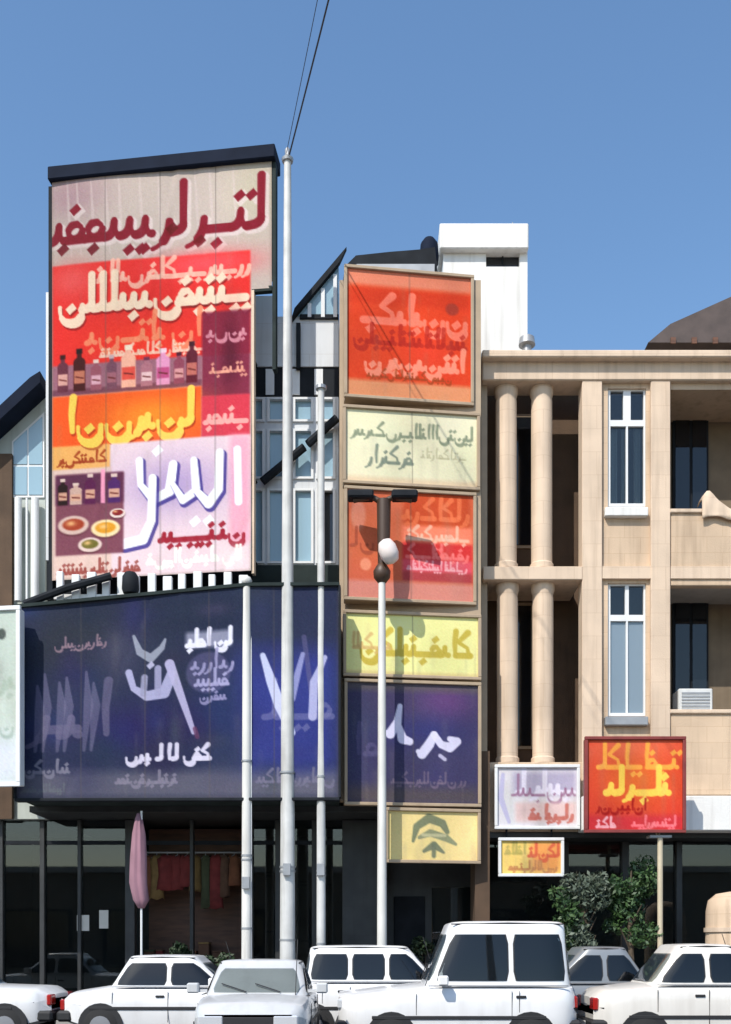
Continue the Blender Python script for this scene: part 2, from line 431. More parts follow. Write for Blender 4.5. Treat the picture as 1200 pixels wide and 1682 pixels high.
#==================================================================== SETTING
YF = 20.3      # main facade plane
YK = 18.55     # kerb line
def sheet(name, x0, x1, y0, y1, z, m):
    bm = B(); vs = [bm.verts.new(p) for p in ((x0, y0, z), (x1, y0, z), (x1, y1, z), (x0, y1, z))]; bm.faces.new(vs)
    o = obj(name, bm, m); o['kind'] = 'structure'; return o
sheet('ground', -900, 900, -900, 900, -.02, mat('dusty_ground', (.22, .19, .15), .95, .2, .3))
sheet('road', -120, 120, 1.5, YK, 0, M['asphalt'])
bm = B(); box(bm, -120, 120, YK, YK + .18, -.01, .14, .02); o = obj('kerb', bm, M['kerb']); o['kind'] = 'structure'
bm = B(); box(bm, -120, 120, YK + .182, 26, -.01, .125); o = obj('pavement', bm, M['paving']); o['kind'] = 'structure'
bm = B()
for i in range(-12, 13): box(bm, i * 5, i * 5 + 2.2, 9.2, 9.32, -.01, .004)
o = obj('lane_marking', bm, mat('road_paint', (.7, .7, .67), .7, .2, 6)); o['kind'] = 'structure'
bm = B(); box(bm, -120, 120, -3.0, 1.49, -.01, .13); o = obj('near_pavement', bm, M['paving']); o['kind'] = 'structure'

t = thing('added_opposite_row', 'low tan shop row added unseen behind the viewer for the glass reflections', 'building', (0, -9, 0))  # unseen row added to darken what the shop glass reflects
bm = B(); box(bm, -45, 45, -7, 0, -.01, 5.2); obj('wall', bm, mat('opposite_render', (.20, .16, .12), .85, .2, .6, dirt=.3), t)
bm = B(); box(bm, -45.2, 45.2, -7.2, .25, 5.204, 5.5); obj('roof', bm, M['concrete'], t)
for i in range(15):
    bm = B(); box(bm, -43 + i * 6, -38.5 + i * 6, .002, .06, .5, 3.4); fr = obj('shop_window', bm, M['dark'], t)
    bm = B(); box(bm, -42.8 + i * 6, -38.7 + i * 6, .062, .07, .6, 3.3); obj('pane', bm, M['pane'], fr)
# ------------------------------------------------------------------ windows
def lbox(bm, L, px0, px1, py0, py1, Y0, Y1, bev=0.0, Yr=None):
    """box whose front face fills photograph pixels at depth Yr (default Y0), in the coordinates of the root at L"""
    r = Yr or Y0
    return box(bm, X(px0, r) - L[0], X(px1, r) - L[0], Y0 - L[1], Y1 - L[1], Z(py1, r) - L[2], Z(py0, r) - L[2], bev)

#==================================================================== LEFT SHOP BUILDING
LB = (X(315, YF), YF, 0.125)
lb = thing('shop_building', 'grey glazed corner building behind the tall red billboard, dark shops at street level', 'building', LB)
# upper wall, with openings left for the glazing right of the billboard
bm = B()
rows = [(652, 692), (704, 786), (802, 925)]
cols = [(417, 433), (440, 470), (482, 513), (520, 549)]
wallpx = (75, 556)
lbox(bm, LB, 75, 416, 480, 920, YF, YF + .3)
lbox(bm, LB, 416, 452, 486, 519.9, YF, YF + .3); lbox(bm, LB, 416, 556, 520, 602, YF, YF + .3)                       # head
zs = [(602, 652)] + [(692, 704), (786, 802), (925, 985)]
for a, b in zs[1:]: lbox(bm, LB, 416.2, 555.8, a, b, YF + .01, YF + .3)
xs_ = [(416.2, 417), (433, 440), (470, 482), (513, 520), (549, 555.8)]
for a, b in xs_:
    for r0, r1 in rows: lbox(bm, LB, a, b, r0, r1, YF + .012, YF + .3)
# sides, back
Lx0, Lx1 = X(-8, YF), X(632, YF)
box(bm, X(75, YF) - LB[0], X(75, YF) + .3 - LB[0], .302, 9, 6.0, Z(520, YF) - LB[2])
box(bm, X(556, YF) - .3 - LB[0], X(556, YF) - LB[0], .302, 9, 4.4, Z(520, YF) - LB[2])
box(bm, X(75, YF) + .302 - LB[0], X(556, YF) - .302 - LB[0], 8.7, 9, 4.4, Z(520, YF) - LB[2])
obj('wall', bm, M['greywall'], lb)
bm = B(); box(bm, X(75, YF) + .31 - LB[0], X(556, YF) - .31 - LB[0], .31, 8.69, Z(540, YF) - .2 - LB[2], Z(540, YF) - LB[2]); obj('roof', bm, M['concrete'], lb)
bm = B(); lbox(bm, LB, 416.2, 555.8, 603, 651, YF + .03, YF + .3); obj('spandrel', bm, M['dark'], lb)
for a, b in ((436, 450), (478, 492), (516, 530)):
    bm = B(); lbox(bm, LB, a, b, 606, 648, YF + .004, YF + .028); obj('spandrel_fin', bm, M['frame'], lb)
for ci, (c0, c1) in enumerate(cols):
    for ri, (r0, r1) in enumerate(rows):
        bm = B()
        lbox(bm, LB, c0 - 1.5, c0 + 2.6, r0, r1, YF - .03, YF + .12); lbox(bm, LB, c1 - 2.6, c1 + 1.5, r0, r1, YF - .03, YF + .12)
        lbox(bm, LB, c0 + 2.7, c1 - 2.7, r0, r0 + 3.5, YF - .028, YF + .12); lbox(bm, LB, c0 + 2.7, c1 - 2.7, r1 - 3.5, r1, YF - .028, YF + .12)
        fr = obj('window_frame', bm, M['frame'], lb)
        bm = B(); lbox(bm, LB, c0 + 2.7, c1 - 2.7, r0 + 3.6, r1 - 3.6, YF + .06, YF + .075); obj('pane', bm, M['pane'] if (ci, ri) == (3, 2) else M['panepale'], fr)
bm = B(); lbox(bm, LB, 416, 556, 600, 984, YF + .33, YF + .36); obj('blind', bm, M['greywall'], lb)
# dark bands between floors
for (y0, y1) in ((928, 958),):
    bm = B(); lbox(bm, LB, 414, 556, y0, y1, YF - .12, YF + .008); obj('floor_band', bm, M['darkgreen'], lb)
# sloping parapet with its dark coping
bm = B()
pl = [(488, 521), (488, 516), (556, 436), (556, 521)]
prism(bm, [(X(a, YF) - LB[0], Z(b, YF) - LB[2]) for a, b in pl], .0, .3); gz = obj('sloping_glazing', bm, M['panepale'], lb)
for px_, py_ in ((508, 492), (530, 467), (550, 444)):
    bm = B(); lbox(bm, LB, px_ - 3, px_ + 3, py_ + 6, 520.5, YF - .05, YF - .002); obj('glazing_bar', bm, M['frame'], gz)
bm = B(); lbox(bm, LB, 492, 556, 516, 523, YF - .045, YF - .003); obj('glazing_rail', bm, M['dark'], gz)
bm = B()
a, b = (480, 530), (562, 432)
pl = [(478, 532), (558, 436), (569, 412), (484, 512)]
prism(bm, [(X(a_, YF) - LB[0], Z(b_, YF) - LB[2]) for a_, b_ in pl], -.12, -.002); obj('coping', bm, M['dark'], lb)
bm = B()
for p0, p1 in (((553, 694), (506, 736)), ((500, 741), (432, 797))):
    tube(bm, [(X(p0[0], YF) - LB[0], -.16, Z(p0[1], YF) - LB[2]), (X(p1[0], YF) - LB[0], -.16, Z(p1[1], YF) - LB[2])], .085, 8)
obj('diagonal_brace', bm, M['dark'], lb)
bm = B(); lbox(bm, LB, 486, 493, 530, 604, YF - .1, YF - .002); obj('down_pipe', bm, M['dark'], lb)
# window strip between billboard and blue banner
bm = B(); lbox(bm, LB, 76, 416, 921, 985, YF + .1, YF + .3); obj('strip_wall', bm, M['dark'], lb)
RLY = 19.12
xx = 92; k = 0
while xx < 412:
    wd = 11 + (k * 7) % 5
    bm = B(); lbox(bm, LB, xx, xx + wd, 938 + (k * 5) % 9, 1012, RLY, RLY + .1, .012); obj('rail_post', bm, M['frame'], lb)
    xx += 25; k += 1
bm = B(); lbox(bm, LB, 88, 420, 976, 984, RLY + .03, RLY + .07); obj('rail', bm, M['frame'], lb)
bm = B(); tube(bm, [(X(40, 19) - LB[0], 19 - LB[1], Z(992, 19) - LB[2]), (X(110, 19) - LB[0], 19 - LB[1], Z(966, 19) - LB[2]), (X(182, 19) - LB[0], 19 - LB[1], Z(946, 19) - LB[2])], .075, 8); obj('dark_hose', bm, M['dark'], lb, True)
bm = B(); lathe(bm, [(.13, 0), (.16, .08), (.15, .3), (.1, .38), (.02, .4)], 14, (X(214, 19) - LB[0], 19 - LB[1], Z(975, 19) - LB[2])); obj('flood_lamp', bm, M['dark'], lb, True)
# slab and fascia carrying the blue banner
FY = 18.95
bm = B()
box(bm, X(28, FY) - LB[0], X(556, FY) - LB[0], FY + .16 - LB[1], -.004, Z(1312, FY) - LB[2], Z(1008, FY) - LB[2])
obj('canopy_box', bm, M['darkgreen'], lb)
bm = B()
box(bm, X(20, FY) - LB[0], X(632, FY) - LB[0], FY + .06 - LB[1] + .9, 4.45, Z(1312, FY) - LB[2] - .12, Z(1312, FY) - LB[2] - .004)
obj('soffit', bm, M['charcoal'], lb)
# shop front, set back under the canopy
SY = 21.1
zt = Z(1312, FY) - LB[2] - .13
def shopx(px): return X(px, SY) - LB[0]
bm = B()
for a, b in ((-40, 6), (66, 74), (128, 134), (206, 222), (312, 318), (398, 416), (452, 470), (512, 520), (562, 636)):
    box(bm, shopx(a), shopx(b), .8 - .06, .8 + .14, 0, zt, .01)
obj('shop_pier', bm, M['charcoal'], lb)
for (a, b) in ((6, 66), (74, 128), (134, 206), (222, 312), (318, 398), (416, 452), (470, 512), (520, 562)):
    bm = B(); box(bm, shopx(a) + .002, shopx(b) - .002, .8, .88, zt - .5, zt - .42); fr = obj('shop_window', bm, M['dark'], lb)
    bm = B(); box(bm, shopx(a) + .002, shopx(b) - .002, .8, .88, 0, .35); obj('plinth', bm, M['charcoal'], fr)
    if a in (222, 318): continue
    bm = B(); box(bm, shopx(a) + .003, shopx(b) - .003, .83, .84, .352, zt - .502); obj('pane', bm, M['shopglass'], fr)
    bm = B(); box(bm, shopx(a) + .003, shopx(b) - .003, .83, .84, zt - .418, zt - .003); obj('fanlight', bm, M['shopglass'], fr)
bm = B(); box(bm, shopx(-40), shopx(636), 4.2, 4.4, 0, zt + .1); box(bm, shopx(-40), shopx(-36), .95, 4.19, 0, zt); box(bm, shopx(632), shopx(636), .95, 4.19, 0, zt); obj('shop_back_wall', bm, M['charcoal'], lb)
bm = B(); box(bm, shopx(-36), shopx(632), .96, 4.19, .004, .03); obj('shop_floor', bm, M['concrete'], lb)
# brown timber lining of the open shop bays
bm = B(); box(bm, shopx(224), shopx(397), 2.0, 2.05, .04, zt - .05); obj('timber_lining', bm, M['brown'], lb)
for k in range(2):
    bm = B(); box(bm, shopx(228), shopx(394), 1.5, 1.998, .5 + k * .62, .54 + k * .62); obj('display_shelf', bm, M['brown'], lb)
bm = B(); tube(bm, [(shopx(226), 1.25, zt - .62), (shopx(396), 1.25, zt - .62)], .018, 6); obj('clothes_rail', bm, M['steel'], lb)
# tall stair shaft carrying the column of signs
CY = 19.45
bm = B(); 
box(bm, X(556.5, CY) - LB[0], X(792, CY) - LB[0], CY + .25 - LB[1], 3.0, Z(1312, CY) - LB[2], Z(446, CY) - LB[2])
obj('sign_shaft', bm, M['tan'], lb)
bm = B()
box(bm, X(800, YF) - LB[0] - .28, X(800, YF) - LB[0], -.4, .5, 0, Z(1240, YF) - LB[2]); obj('brown_pier', bm, M['brownwall'], lb)
bm = B(); box(bm, X(612, SY) - LB[0], X(800, SY) - LB[0], 1.4, 1.6, 0, 5.2); obj('dark_entry_wall', bm, M['charcoal'], lb)
bm = B(); box(bm, X(648, SY) - LB[0], X(700, SY) - LB[0], 1.34, 1.398, .02, 2.5, .01); obj('entry_door', bm, M['dark'], lb)
bm = B(); box(bm, X(712, SY) - LB[0], X(778, SY) - LB[0], 1.34, 1.398, .6, 2.7, .01); obj('entry_window', bm, M['shopglass'], lb)
# dark roof cap above the orange sign
bm = B()
pl = [(562, 447), (566, 420), (584, 402), (640, 396), (690, 392), (716, 388), (722, 447)]
prism(bm, [(X(a, CY) - LB[0], Z(b, CY) - LB[2]) for a, b in pl], CY + .3 - LB[1], 2.6); obj('roof_cap', bm, M['dark'], lb)
bm = B(); box(bm, X(585, CY) - LB[0], X(715, CY) - LB[0], CY + .27 - LB[1], CY + .29 - LB[1], Z(440, CY) - LB[2], Z(418, CY) - LB[2]); obj('roof_cap_panel', bm, M['steel'], lb)

bm = B(); lathe(bm, [(.02, 0), (.17, .02), (.19, .2), (.17, .42), (.1, .52), (.03, .56)], 14)
t = thing('roof_vent', 'small dark rounded vent on the black roof cap beside the white tower', 'vent', (X(709, CY), CY + .8, Z(391, CY)))
obj('cowl', bm, M['navy'], t, 'all'); bm = B(); box(bm, -.14, .14, -.14, .14, -.12, -.002); obj('base', bm, M['dark'], t)

#==================================================================== BILLBOARD
cv = Canvas(86, 446, 284, 946, (190, 178, 170))
c = cv
c.soft(420, 330, 45, 60, (190, 182, 164), .9); c.soft(120, 310, 60, 40, (160, 132, 140), .7)
for x in (112, 128, 152, 176, 198, 232, 262, 322, 346, 384): c.line([(x, 286), (x + 3, 340), (x + 8, 412)], [2, 5, 2], (206, 192, 188), .55)
c.script(438, 92, 388, 80, 17, (214, 200, 196), 3, .8, True)
c.script(434, 88, 384, 80, 13, (122, 34, 50), 3, .97, True)
for x, y in ((105, 398), (156, 402), (285, 378), (330, 402)): c.dia(x, y, 11, (96, 24, 34), .85)
c.rect(86, 412, 424, 592, (206, 62, 58), .97, 4); c.soft(340, 440, 80, 22, (226, 98, 104), .9); c.soft(120, 450, 40, 30, (216, 112, 110), .7); c.soft(230, 556, 90, 34, (224, 78, 58), .8)
c.script(410, 150, 456, 32, 7, (246, 190, 174), 11, .9)
c.script(406, 96, 504, 56, 12, (70, 12, 18), 5, .45); c.script(404, 94, 500, 56, 12, (255, 218, 196), 5, .98)
c.script(330, 150, 556, 44, 8, (248, 150, 120), 31, .9); c.script(334, 170, 580, 18, 4, (255, 210, 190), 33, .85)
c.rect(334, 412, 520, 660, (122, 48, 70), .92, 5); c.soft(380, 590, 16, 60, (74, 30, 46), .7); c.script(404, 342, 560, 26, 5, (206, 150, 160), 34, .85); c.script(402, 346, 620, 22, 4, (226, 170, 150), 35, .8)
# a shelf of bottles and jars
c.rect(86, 334, 590, 640, (152, 110, 122), .97, 4); c.rect(86, 334, 630, 640, (110, 70, 84), .8, 3)
def bottle(x, yb, w_, h_, col, cap, lab):
    c.rect(x - w_ / 2, x + w_ / 2, yb - h_ * .68, yb, col, .98, 2); c.blob(x, yb - h_ * .68, w_ / 2, h_ * .12, col, .98, 0, 5); c.rect(x - w_ * .2, x + w_ * .2, yb - h_ * .95, yb - h_ * .68, col, .98, 2)
    c.rect(x - w_ * .26, x + w_ * .26, yb - h_, yb - h_ * .88, cap, .98, 2); c.rect(x - w_ / 2 + 1, x + w_ / 2 - 1, yb - h_ * .48, yb - h_ * .18, lab, .95, 2)
    c.line([(x + w_ * .3, yb - h_ * .3), (x - w_ * .3, yb - h_ * .34)], 2.5, (90, 40, 40), .8)
for x, w_, h_, col, cap, lab in ((104, 18, 62, (104, 60, 72), (60, 26, 26), (214, 170, 160)), (132, 20, 70, (70, 26, 30), (40, 16, 18), (190, 130, 110)), (160, 18, 50, (150, 96, 108), (230, 210, 200), (220, 180, 190)), (186, 17, 56, (120, 84, 98), (200, 180, 180), (160, 110, 120)), (214, 24, 70, (236, 184, 164), (250, 226, 206), (206, 90, 80)), (244, 19, 48, (170, 122, 132), (110, 60, 80), (230, 200, 200)), (271, 22, 60, (222, 162, 192), (244, 214, 222), (180, 90, 130)), (297, 17, 52, (140, 80, 96), (80, 30, 50), (210, 160, 160)), (318, 18, 68, (92, 34, 50), (60, 20, 34), (190, 120, 110))):
    bottle(x, 634, w_, h_, col, cap, lab)
# orange band
c.rect(86, 334, 641, 726, (226, 100, 54), .98, 4); c.soft(255, 682, 80, 30, (246, 148, 66), .9); c.rect(86, 184, 724, 764, (228, 176, 112), .95, 4)
c.script(322, 104, 704, 56, 12, (120, 40, 16), 8, .5); c.script(320, 102, 700, 56, 12, (255, 206, 112), 8, .98); c.script(176, 96, 752, 18, 4, (150, 70, 40), 36, .9)
c.rect(334, 412, 658, 726, (196, 74, 88), .97, 4); c.script(406, 340, 702, 34, 7, (246, 176, 170), 37, .95)
# pale lower part with big white writing
c.rect(184, 412, 725, 946, (232, 212, 216), .97, 4); c.rect(86, 186, 763, 946, (226, 200, 190), .9, 4); c.rect(380, 412, 725, 900, (240, 178, 192), .9, 12); c.soft(290, 800, 90, 50, (176, 158, 194), .85)
for pts, wd in (([(232, 756), (234, 796), (256, 822), (282, 810), (288, 766)], 14), ([(286, 796), (304, 826), (326, 812), (322, 762)], 13), ([(326, 812), (346, 834), (362, 812), (364, 752)], 14), ([(254, 786), (252, 856), (238, 886), (206, 892)], 14)):
    c.line([(x + 3, y + 4) for x, y in pts], wd + 4, (74, 66, 130), .85, True); c.line(pts, wd, (248, 246, 252), .98, True)
c.dia(262, 742, 10, (248, 246, 252), .95); c.dia(346, 862, 10, (248, 246, 252), .95); c.dia(324, 862, 10, (248, 246, 252), .95); c.line([(392, 748), (394, 834)], 13, (248, 246, 252), .97, True)
c.script(402, 262, 890, 34, 8, (150, 52, 66), 38, .95); c.script(398, 250, 926, 22, 5, (255, 246, 236), 39, .95); c.soft(385, 925, 22, 20, (252, 232, 230), .8)
# crowded picture of dishes at the lower left
c.rect(92, 206, 772, 906, (124, 80, 92), .97, 4); c.rect(92, 206, 772, 822, (88, 52, 76), .8, 6)
for x, w_, h_, col in ((104, 16, 44, (44, 22, 26)), (126, 20, 36, (200, 172, 160)), (150, 18, 50, (92, 44, 78)), (190, 20, 48, (84, 52, 100))): bottle(x, 822, w_, h_, col, (220, 200, 190), (210, 170, 150))
c.rect(168, 175, 766, 822, (234, 168, 190), .95, 2)
for x, y, r_, col, col2 in ((122, 858, 26, (214, 190, 180), (150, 70, 50)), (176, 866, 24, (240, 220, 180), (206, 150, 60)), (150, 892, 20, (226, 206, 198), (110, 104, 56)), (196, 842, 13, (230, 214, 206), (120, 40, 44))):
    c.blob(x, y, r_, r_ * .62, (78, 44, 50), .6, 0, 4); c.blob(x, y - 2, r_, r_ * .6, col, .97, 0, 6); c.blob(x, y - 3, r_ * .7, r_ * .38, col2, .95, 0, 4); c.soft(x - 4, y - 5, r_ * .3, r_ * .16, (240, 200, 150), .8)
c.script(232, 96, 936, 22, 5, (150, 90, 84), 77, .9)
c.grade(1.22, 1.12); c.age(1.0, 3)
BYL, BYR = 19.75, 19.2
loc, rz, W, H = plane_frame(86, 446, 284, 946, BYL, BYR)
bb = thing('billboard', 'tall red and pink printed billboard hung high on the grey corner building', 'billboard', loc, rz)
cutx = lambda gx, gy: (gx > 413) & (gy > 488)
obj('printed_banner', c.mesh('printed_banner', W, H, PRINTM, .05, GAIN * .92, cut=cutx, seed=5), None, bb)
kx = W / 360.0
def bx_(px): return (px - 86) * kx
def bz_(py): return (946 - py) / 662.0 * H
bm = B(); box(bm, -.05, W + .08, -.12, .4, bz_(284) + .004, bz_(262), .015); obj('top_beam', bm, M['navy'], bb)
bm = B(); box(bm, -.11, -.03, .06, .22, -.3, bz_(284)); obj('post', bm, M['dark'], bb)
bm = B(); box(bm, W + .01, W + .075, .0, .16, bz_(620), bz_(284)); obj('post', bm, M['darkgreen'], bb)
bm = B(); box(bm, bx_(413) + .01, bx_(413) + .06, -.02, .12, -.04, bz_(490)); obj('edge_rail', bm, M['stone_pale'], bb)
bm = B(); box(bm, bx_(414), W, .0, .1, bz_(492), bz_(484)); obj('cross_bar', bm, M['darkgreen'], bb)
bm = B(); box(bm, -.03, W, .1, .14, bz_(470), bz_(300))
for z_ in (650, 800): box(bm, -.03, bx_(413), .1, .16, bz_(z_), bz_(z_ - 8))
obj('back_sheet', bm, M['greenwall'], bb)
bm = B()
for z_ in (340, 560, 760, 900):
    for x_ in (.1, bx_(400)): tube(bm, [(x_, .15, bz_(z_)), (x_, 1.2, bz_(z_))], .03, 6)
obj('wall_bracket', bm, M['dark'], bb)

#==================================================================== BLUE BANNER ON THE CANOPY
cv = Canvas(30, 556, 968, 1312, (48, 54, 80)); c = cv
c.soft(110, 1030, 150, 70, (52, 56, 64), .9); c.soft(330, 1000, 120, 40, (40, 48, 66), .8)
c.rect(30, 556, 1266, 1312, (104, 102, 116), .85, 20); c.rect(392, 556, 1070, 1268, (54, 62, 136), .85, 44)
c.soft(270, 1190, 120, 40, (48, 40, 86), .9); c.soft(360, 1180, 40, 70, (44, 58, 100), .8)
c.mottle(10, 60)
for s_, x_, y_ in ((2, 168, 1200), (6, 120, 1190)): c.script(x_ + 10, x_ - 78, y_, 92, 14, (96, 92, 120), s_, .8, False)
for x_, h_ in ((64, 70), (76, 120), (100, 80), (112, 100), (144, 120), (156, 70)): c.line([(x_, 1090 + (120 - h_) * .4), (x_ + 4, 1150), (x_ - 3, 1228)], [4, 16, 5], (108, 104, 132), .6)
c.script(176, 92, 1044, 18, 3.2, (140, 116, 128), 9, .85)
c.line([(222, 1034), (232, 1062), (250, 1074), (268, 1058), (274, 1044)], [5, 12, 14, 10, 4], (150, 154, 170), .9)
c.line([(284, 1104), (272, 1134), (244, 1138), (222, 1124), (214, 1096)], 15, (168, 166, 200), .95, True); c.line([(262, 1134), (262, 1092)], 12, (156, 154, 186), .9, True); c.line([(238, 1134), (240, 1106)], 11, (150, 150, 182), .9, True); c.dia(250, 1086, 7, (180, 178, 206), .9)
c.line([(281, 1086), (296, 1130), (320, 1202)], [16, 13, 8], (176, 170, 204), .95); c.line([(322, 1196), (326, 1210)], 7, (104, 64, 96), .8)
c.rect(308, 382, 1036, 1062, (198, 196, 218), .6, 8); c.script(382, 306, 1058, 26, 7, (226, 224, 240), 4, .95)
c.blob(344, 1104, 36, 34, (104, 98, 138), .5, 0, 8); c.script(384, 316, 1096, 30, 5, (150, 146, 184), 12, .9); c.script(376, 322, 1124, 26, 5, (162, 158, 196), 13, .9)
c.script(372, 330, 1148, 18, 4, (140, 136, 176), 14, .9)
for a, b, s_ in ((248, 200, 1), (294, 254, 15), (346, 304, 16)): c.script(b=0, xr=a, xl=b, yb=1246, h=24, wd=7, c=(214, 208, 228), seed=s_, al=.95) if False else c.script(a, b, 1246, 24, 7, (214, 208, 228), s_, .95)
c.script(116, 34, 1266, 22, 5, (124, 122, 140), 17, .9); c.script(292, 190, 1286, 20, 5, (132, 126, 144), 18, .85); c.script(108, 40, 1300, 14, 3, (104, 108, 116), 19, .8)
c.script(545, 424, 1180, 60, 9, (112, 112, 156), 23, .6); c.script(548, 424, 1286, 22, 4, (116, 112, 134), 24, .8); c.line([(500, 1050), (512, 1140)], 8, (96, 92, 130), .6)
c.line([(433, 1080), (446, 1120), (460, 1160), (480, 1206)], [9, 16, 18, 12], (188, 192, 222), .95)
c.line([(498, 1078), (488, 1116), (480, 1150)], [7, 11, 12], (150, 152, 196), .85); c.line([(534, 1084), (516, 1124), (514, 1180)], [8, 13, 14], (176, 176, 212), .9)
c.grade(.95, 1.1, 60); c.age(.8, 4)
loc, rz, W, H = plane_frame(30, 556, 968, 1312, FY + .12, FY)
bl = thing('shop_banner', 'wide dark blue printed banner with pale writing along the shop canopy', 'banner', loc, rz)
obj('printed_banner', c.mesh('printed_banner', W, H, PRINTD, .045, GAIN * 1.0, seed=9, yoff=-.075, drop=.37), None, bl)
bm = B(); prism(bm, [(-.02, H - .368), (W * .72, H + .002), (W + .02, H + .002), (W + .02, H + .06), (W * .72, H + .06), (-.02, H - .31)], -.16, .04); obj('top_rail', bm, M['darkgreen'], bl)
bm = B(); box(bm, -.02, W + .02, -.16, .04, -.06, -.002, .01); obj('bottom_rail', bm, M['dark'], bl)
for x_ in (-.04, W + .004): 
    bm = B(); box(bm, x_, x_ + .036, -.155, .04, -.001, H - (.375 if x_ < 0 else -.001)); obj('side_rail', bm, M['dark'], bl)

#==================================================================== COLUMN OF SIGNS
G1 = 'shop signs stacked in the tall column'
YL, YR = CY - .1, CY + .22
c = Canvas(567, 776, 446, 658, (214, 76, 44))
c.mottle(14, 20); c.rect(567, 776, 446, 474, (226, 150, 124), .85, 10); c.rect(570, 770, 478, 502, (196, 62, 36), .6, 10)
c.script(764, 580, 530, 44, 11, (252, 132, 110), 41, .95); c.script(764, 580, 566, 30, 7, (170, 48, 36), 42, .75); c.script(760, 596, 604, 34, 9, (252, 150, 126), 43, .95)
c.rect(567, 776, 628, 658, (222, 164, 124), .85, 8); c.script(740, 600, 622, 14, 3, (150, 70, 36), 44, .8); c.blob(742, 502, 11, 10, (150, 62, 50), .8, 0, 3)
sign('shop_sign', 'orange red sign at the very top of the sign column', 'sign', c, YL, YR, .3, M['tan'], G1)
c = Canvas(565, 786, 674, 798, (246, 240, 206))
c.mottle(8, 14); c.script(776, 578, 718, 22, 4.5, (150, 158, 134), 51, .95); c.script(676, 600, 762, 28, 5, (140, 150, 134), 52, .95); c.script(764, 690, 750, 16, 2.5, (196, 190, 158), 53, .8)
c.rect(565, 786, 786, 798, (232, 204, 172), .7, 8)
sign('shop_sign', 'cream sign with thin grey green writing, second from the column top', 'sign', c, YL, YR, .3, M['tan'], G1)
c = Canvas(567, 780, 806, 988, (208, 112, 82))
c.mottle(12, 16); c.rect(662, 772, 806, 866, (190, 82, 50), .95, 10); c.rect(660, 776, 862, 892, (246, 142, 114), .9, 8); c.rect(660, 776, 890, 920, (204, 62, 62), .95, 6); c.rect(660, 776, 918, 940, (218, 92, 106), .95, 6); c.rect(660, 776, 938, 954, (172, 72, 78), .9, 6)
c.script(768, 664, 850, 34, 7, (224, 122, 84), 61, .8); c.script(768, 664, 884, 22, 5, (255, 196, 172), 62, .8); c.script(768, 664, 914, 22, 5, (240, 130, 126), 63, .8); c.script(766, 668, 934, 14, 3, (246, 178, 182), 64, .9)
c.blob(588, 850, 12, 24, (224, 150, 128), .85, 0, 2.5); c.blob(600, 930, 9, 10, (240, 160, 130), .9, 0, 3); c.script(612, 574, 900, 30, 5, (164, 86, 66), 65, .8)
c.rect(567, 780, 956, 988, (216, 148, 136), .9, 8)
sign('shop_sign', 'salmon and red sign with stacked writing behind the lamp head', 'sign', c, YL, YR, .3, M['tan'], G1)
c = Canvas(565, 788, 1008, 1112, (253, 242, 172))
c.mottle(8, 14); c.script(772, 590, 1074, 40, 9, (204, 184, 88), 71, .95); c.script(640, 572, 1066, 24, 5, (216, 184, 126), 72, .8); c.rect(565, 788, 1104, 1112, (206, 190, 140), .6, 5)
sign('shop_sign', 'pale yellow sign with mustard writing above the navy sign', 'sign', c, YL, YR, .3, M['tan'], G1)
c = Canvas(567, 788, 1120, 1322, (72, 68, 100))
c.mottle(10, 20, 14, 50); c.soft(735, 1150, 50, 36, (108, 76, 122), .85); c.soft(700, 1200, 70, 26, (62, 64, 116), .8); c.rect(567, 788, 1120, 1136, (104, 98, 92), .6, 10); c.rect(567, 788, 1292, 1322, (100, 90, 80), .6, 22)
for pts, wd in (([(656, 1160), (652, 1186), (640, 1206), (632, 1204)], [8, 13, 16, 8]), ([(652, 1186), (660, 1214), (672, 1218)], [8, 16, 12]), ([(712, 1206), (704, 1222), (692, 1238), (686, 1234)], [12, 16, 16, 8]), ([(712, 1206), (724, 1222), (738, 1226), (750, 1216), (738, 1212)], [12, 12, 16, 14, 9])):
    c.line(pts, wd, (232, 228, 250), .97)
c.line([(722, 1240), (730, 1246)], 6, (210, 206, 232), .9)
c.script(764, 640, 1286, 18, 3, (126, 112, 130), 83, .7); c.script(620, 578, 1240, 50, 7, (96, 92, 128), 84, .7)
sign('shop_sign', 'navy sign with bold white swirling letters in the sign column', 'sign', c, YL, YR, .3, M['tan'], G1)
c = Canvas(634, 787, 1330, 1416, (244, 222, 158))
c.mottle(8, 12); c.soft(770, 1372, 24, 50, (248, 218, 160), .8)
c.line([(678, 1382), (684, 1358), (704, 1344), (726, 1352), (734, 1366)], [5, 12, 15, 13, 8], (128, 134, 108), .95)
c.line([(688, 1376), (706, 1368), (732, 1376), (748, 1386)], [6, 12, 12, 5], (142, 148, 120), .9); c.line([(696, 1398), (712, 1388), (728, 1400)], [5, 11, 5], (122, 130, 108), .9, True); c.line([(712, 1388), (712, 1406)], 7, (122, 130, 108), .9); c.line([(694, 1372), (730, 1372)], 5, (214, 208, 168), .8)
sign('shop_sign', 'cream sign with a grey green arch emblem, lowest in the column', 'sign', c, YL, YR, .25, M['tan'], G1)

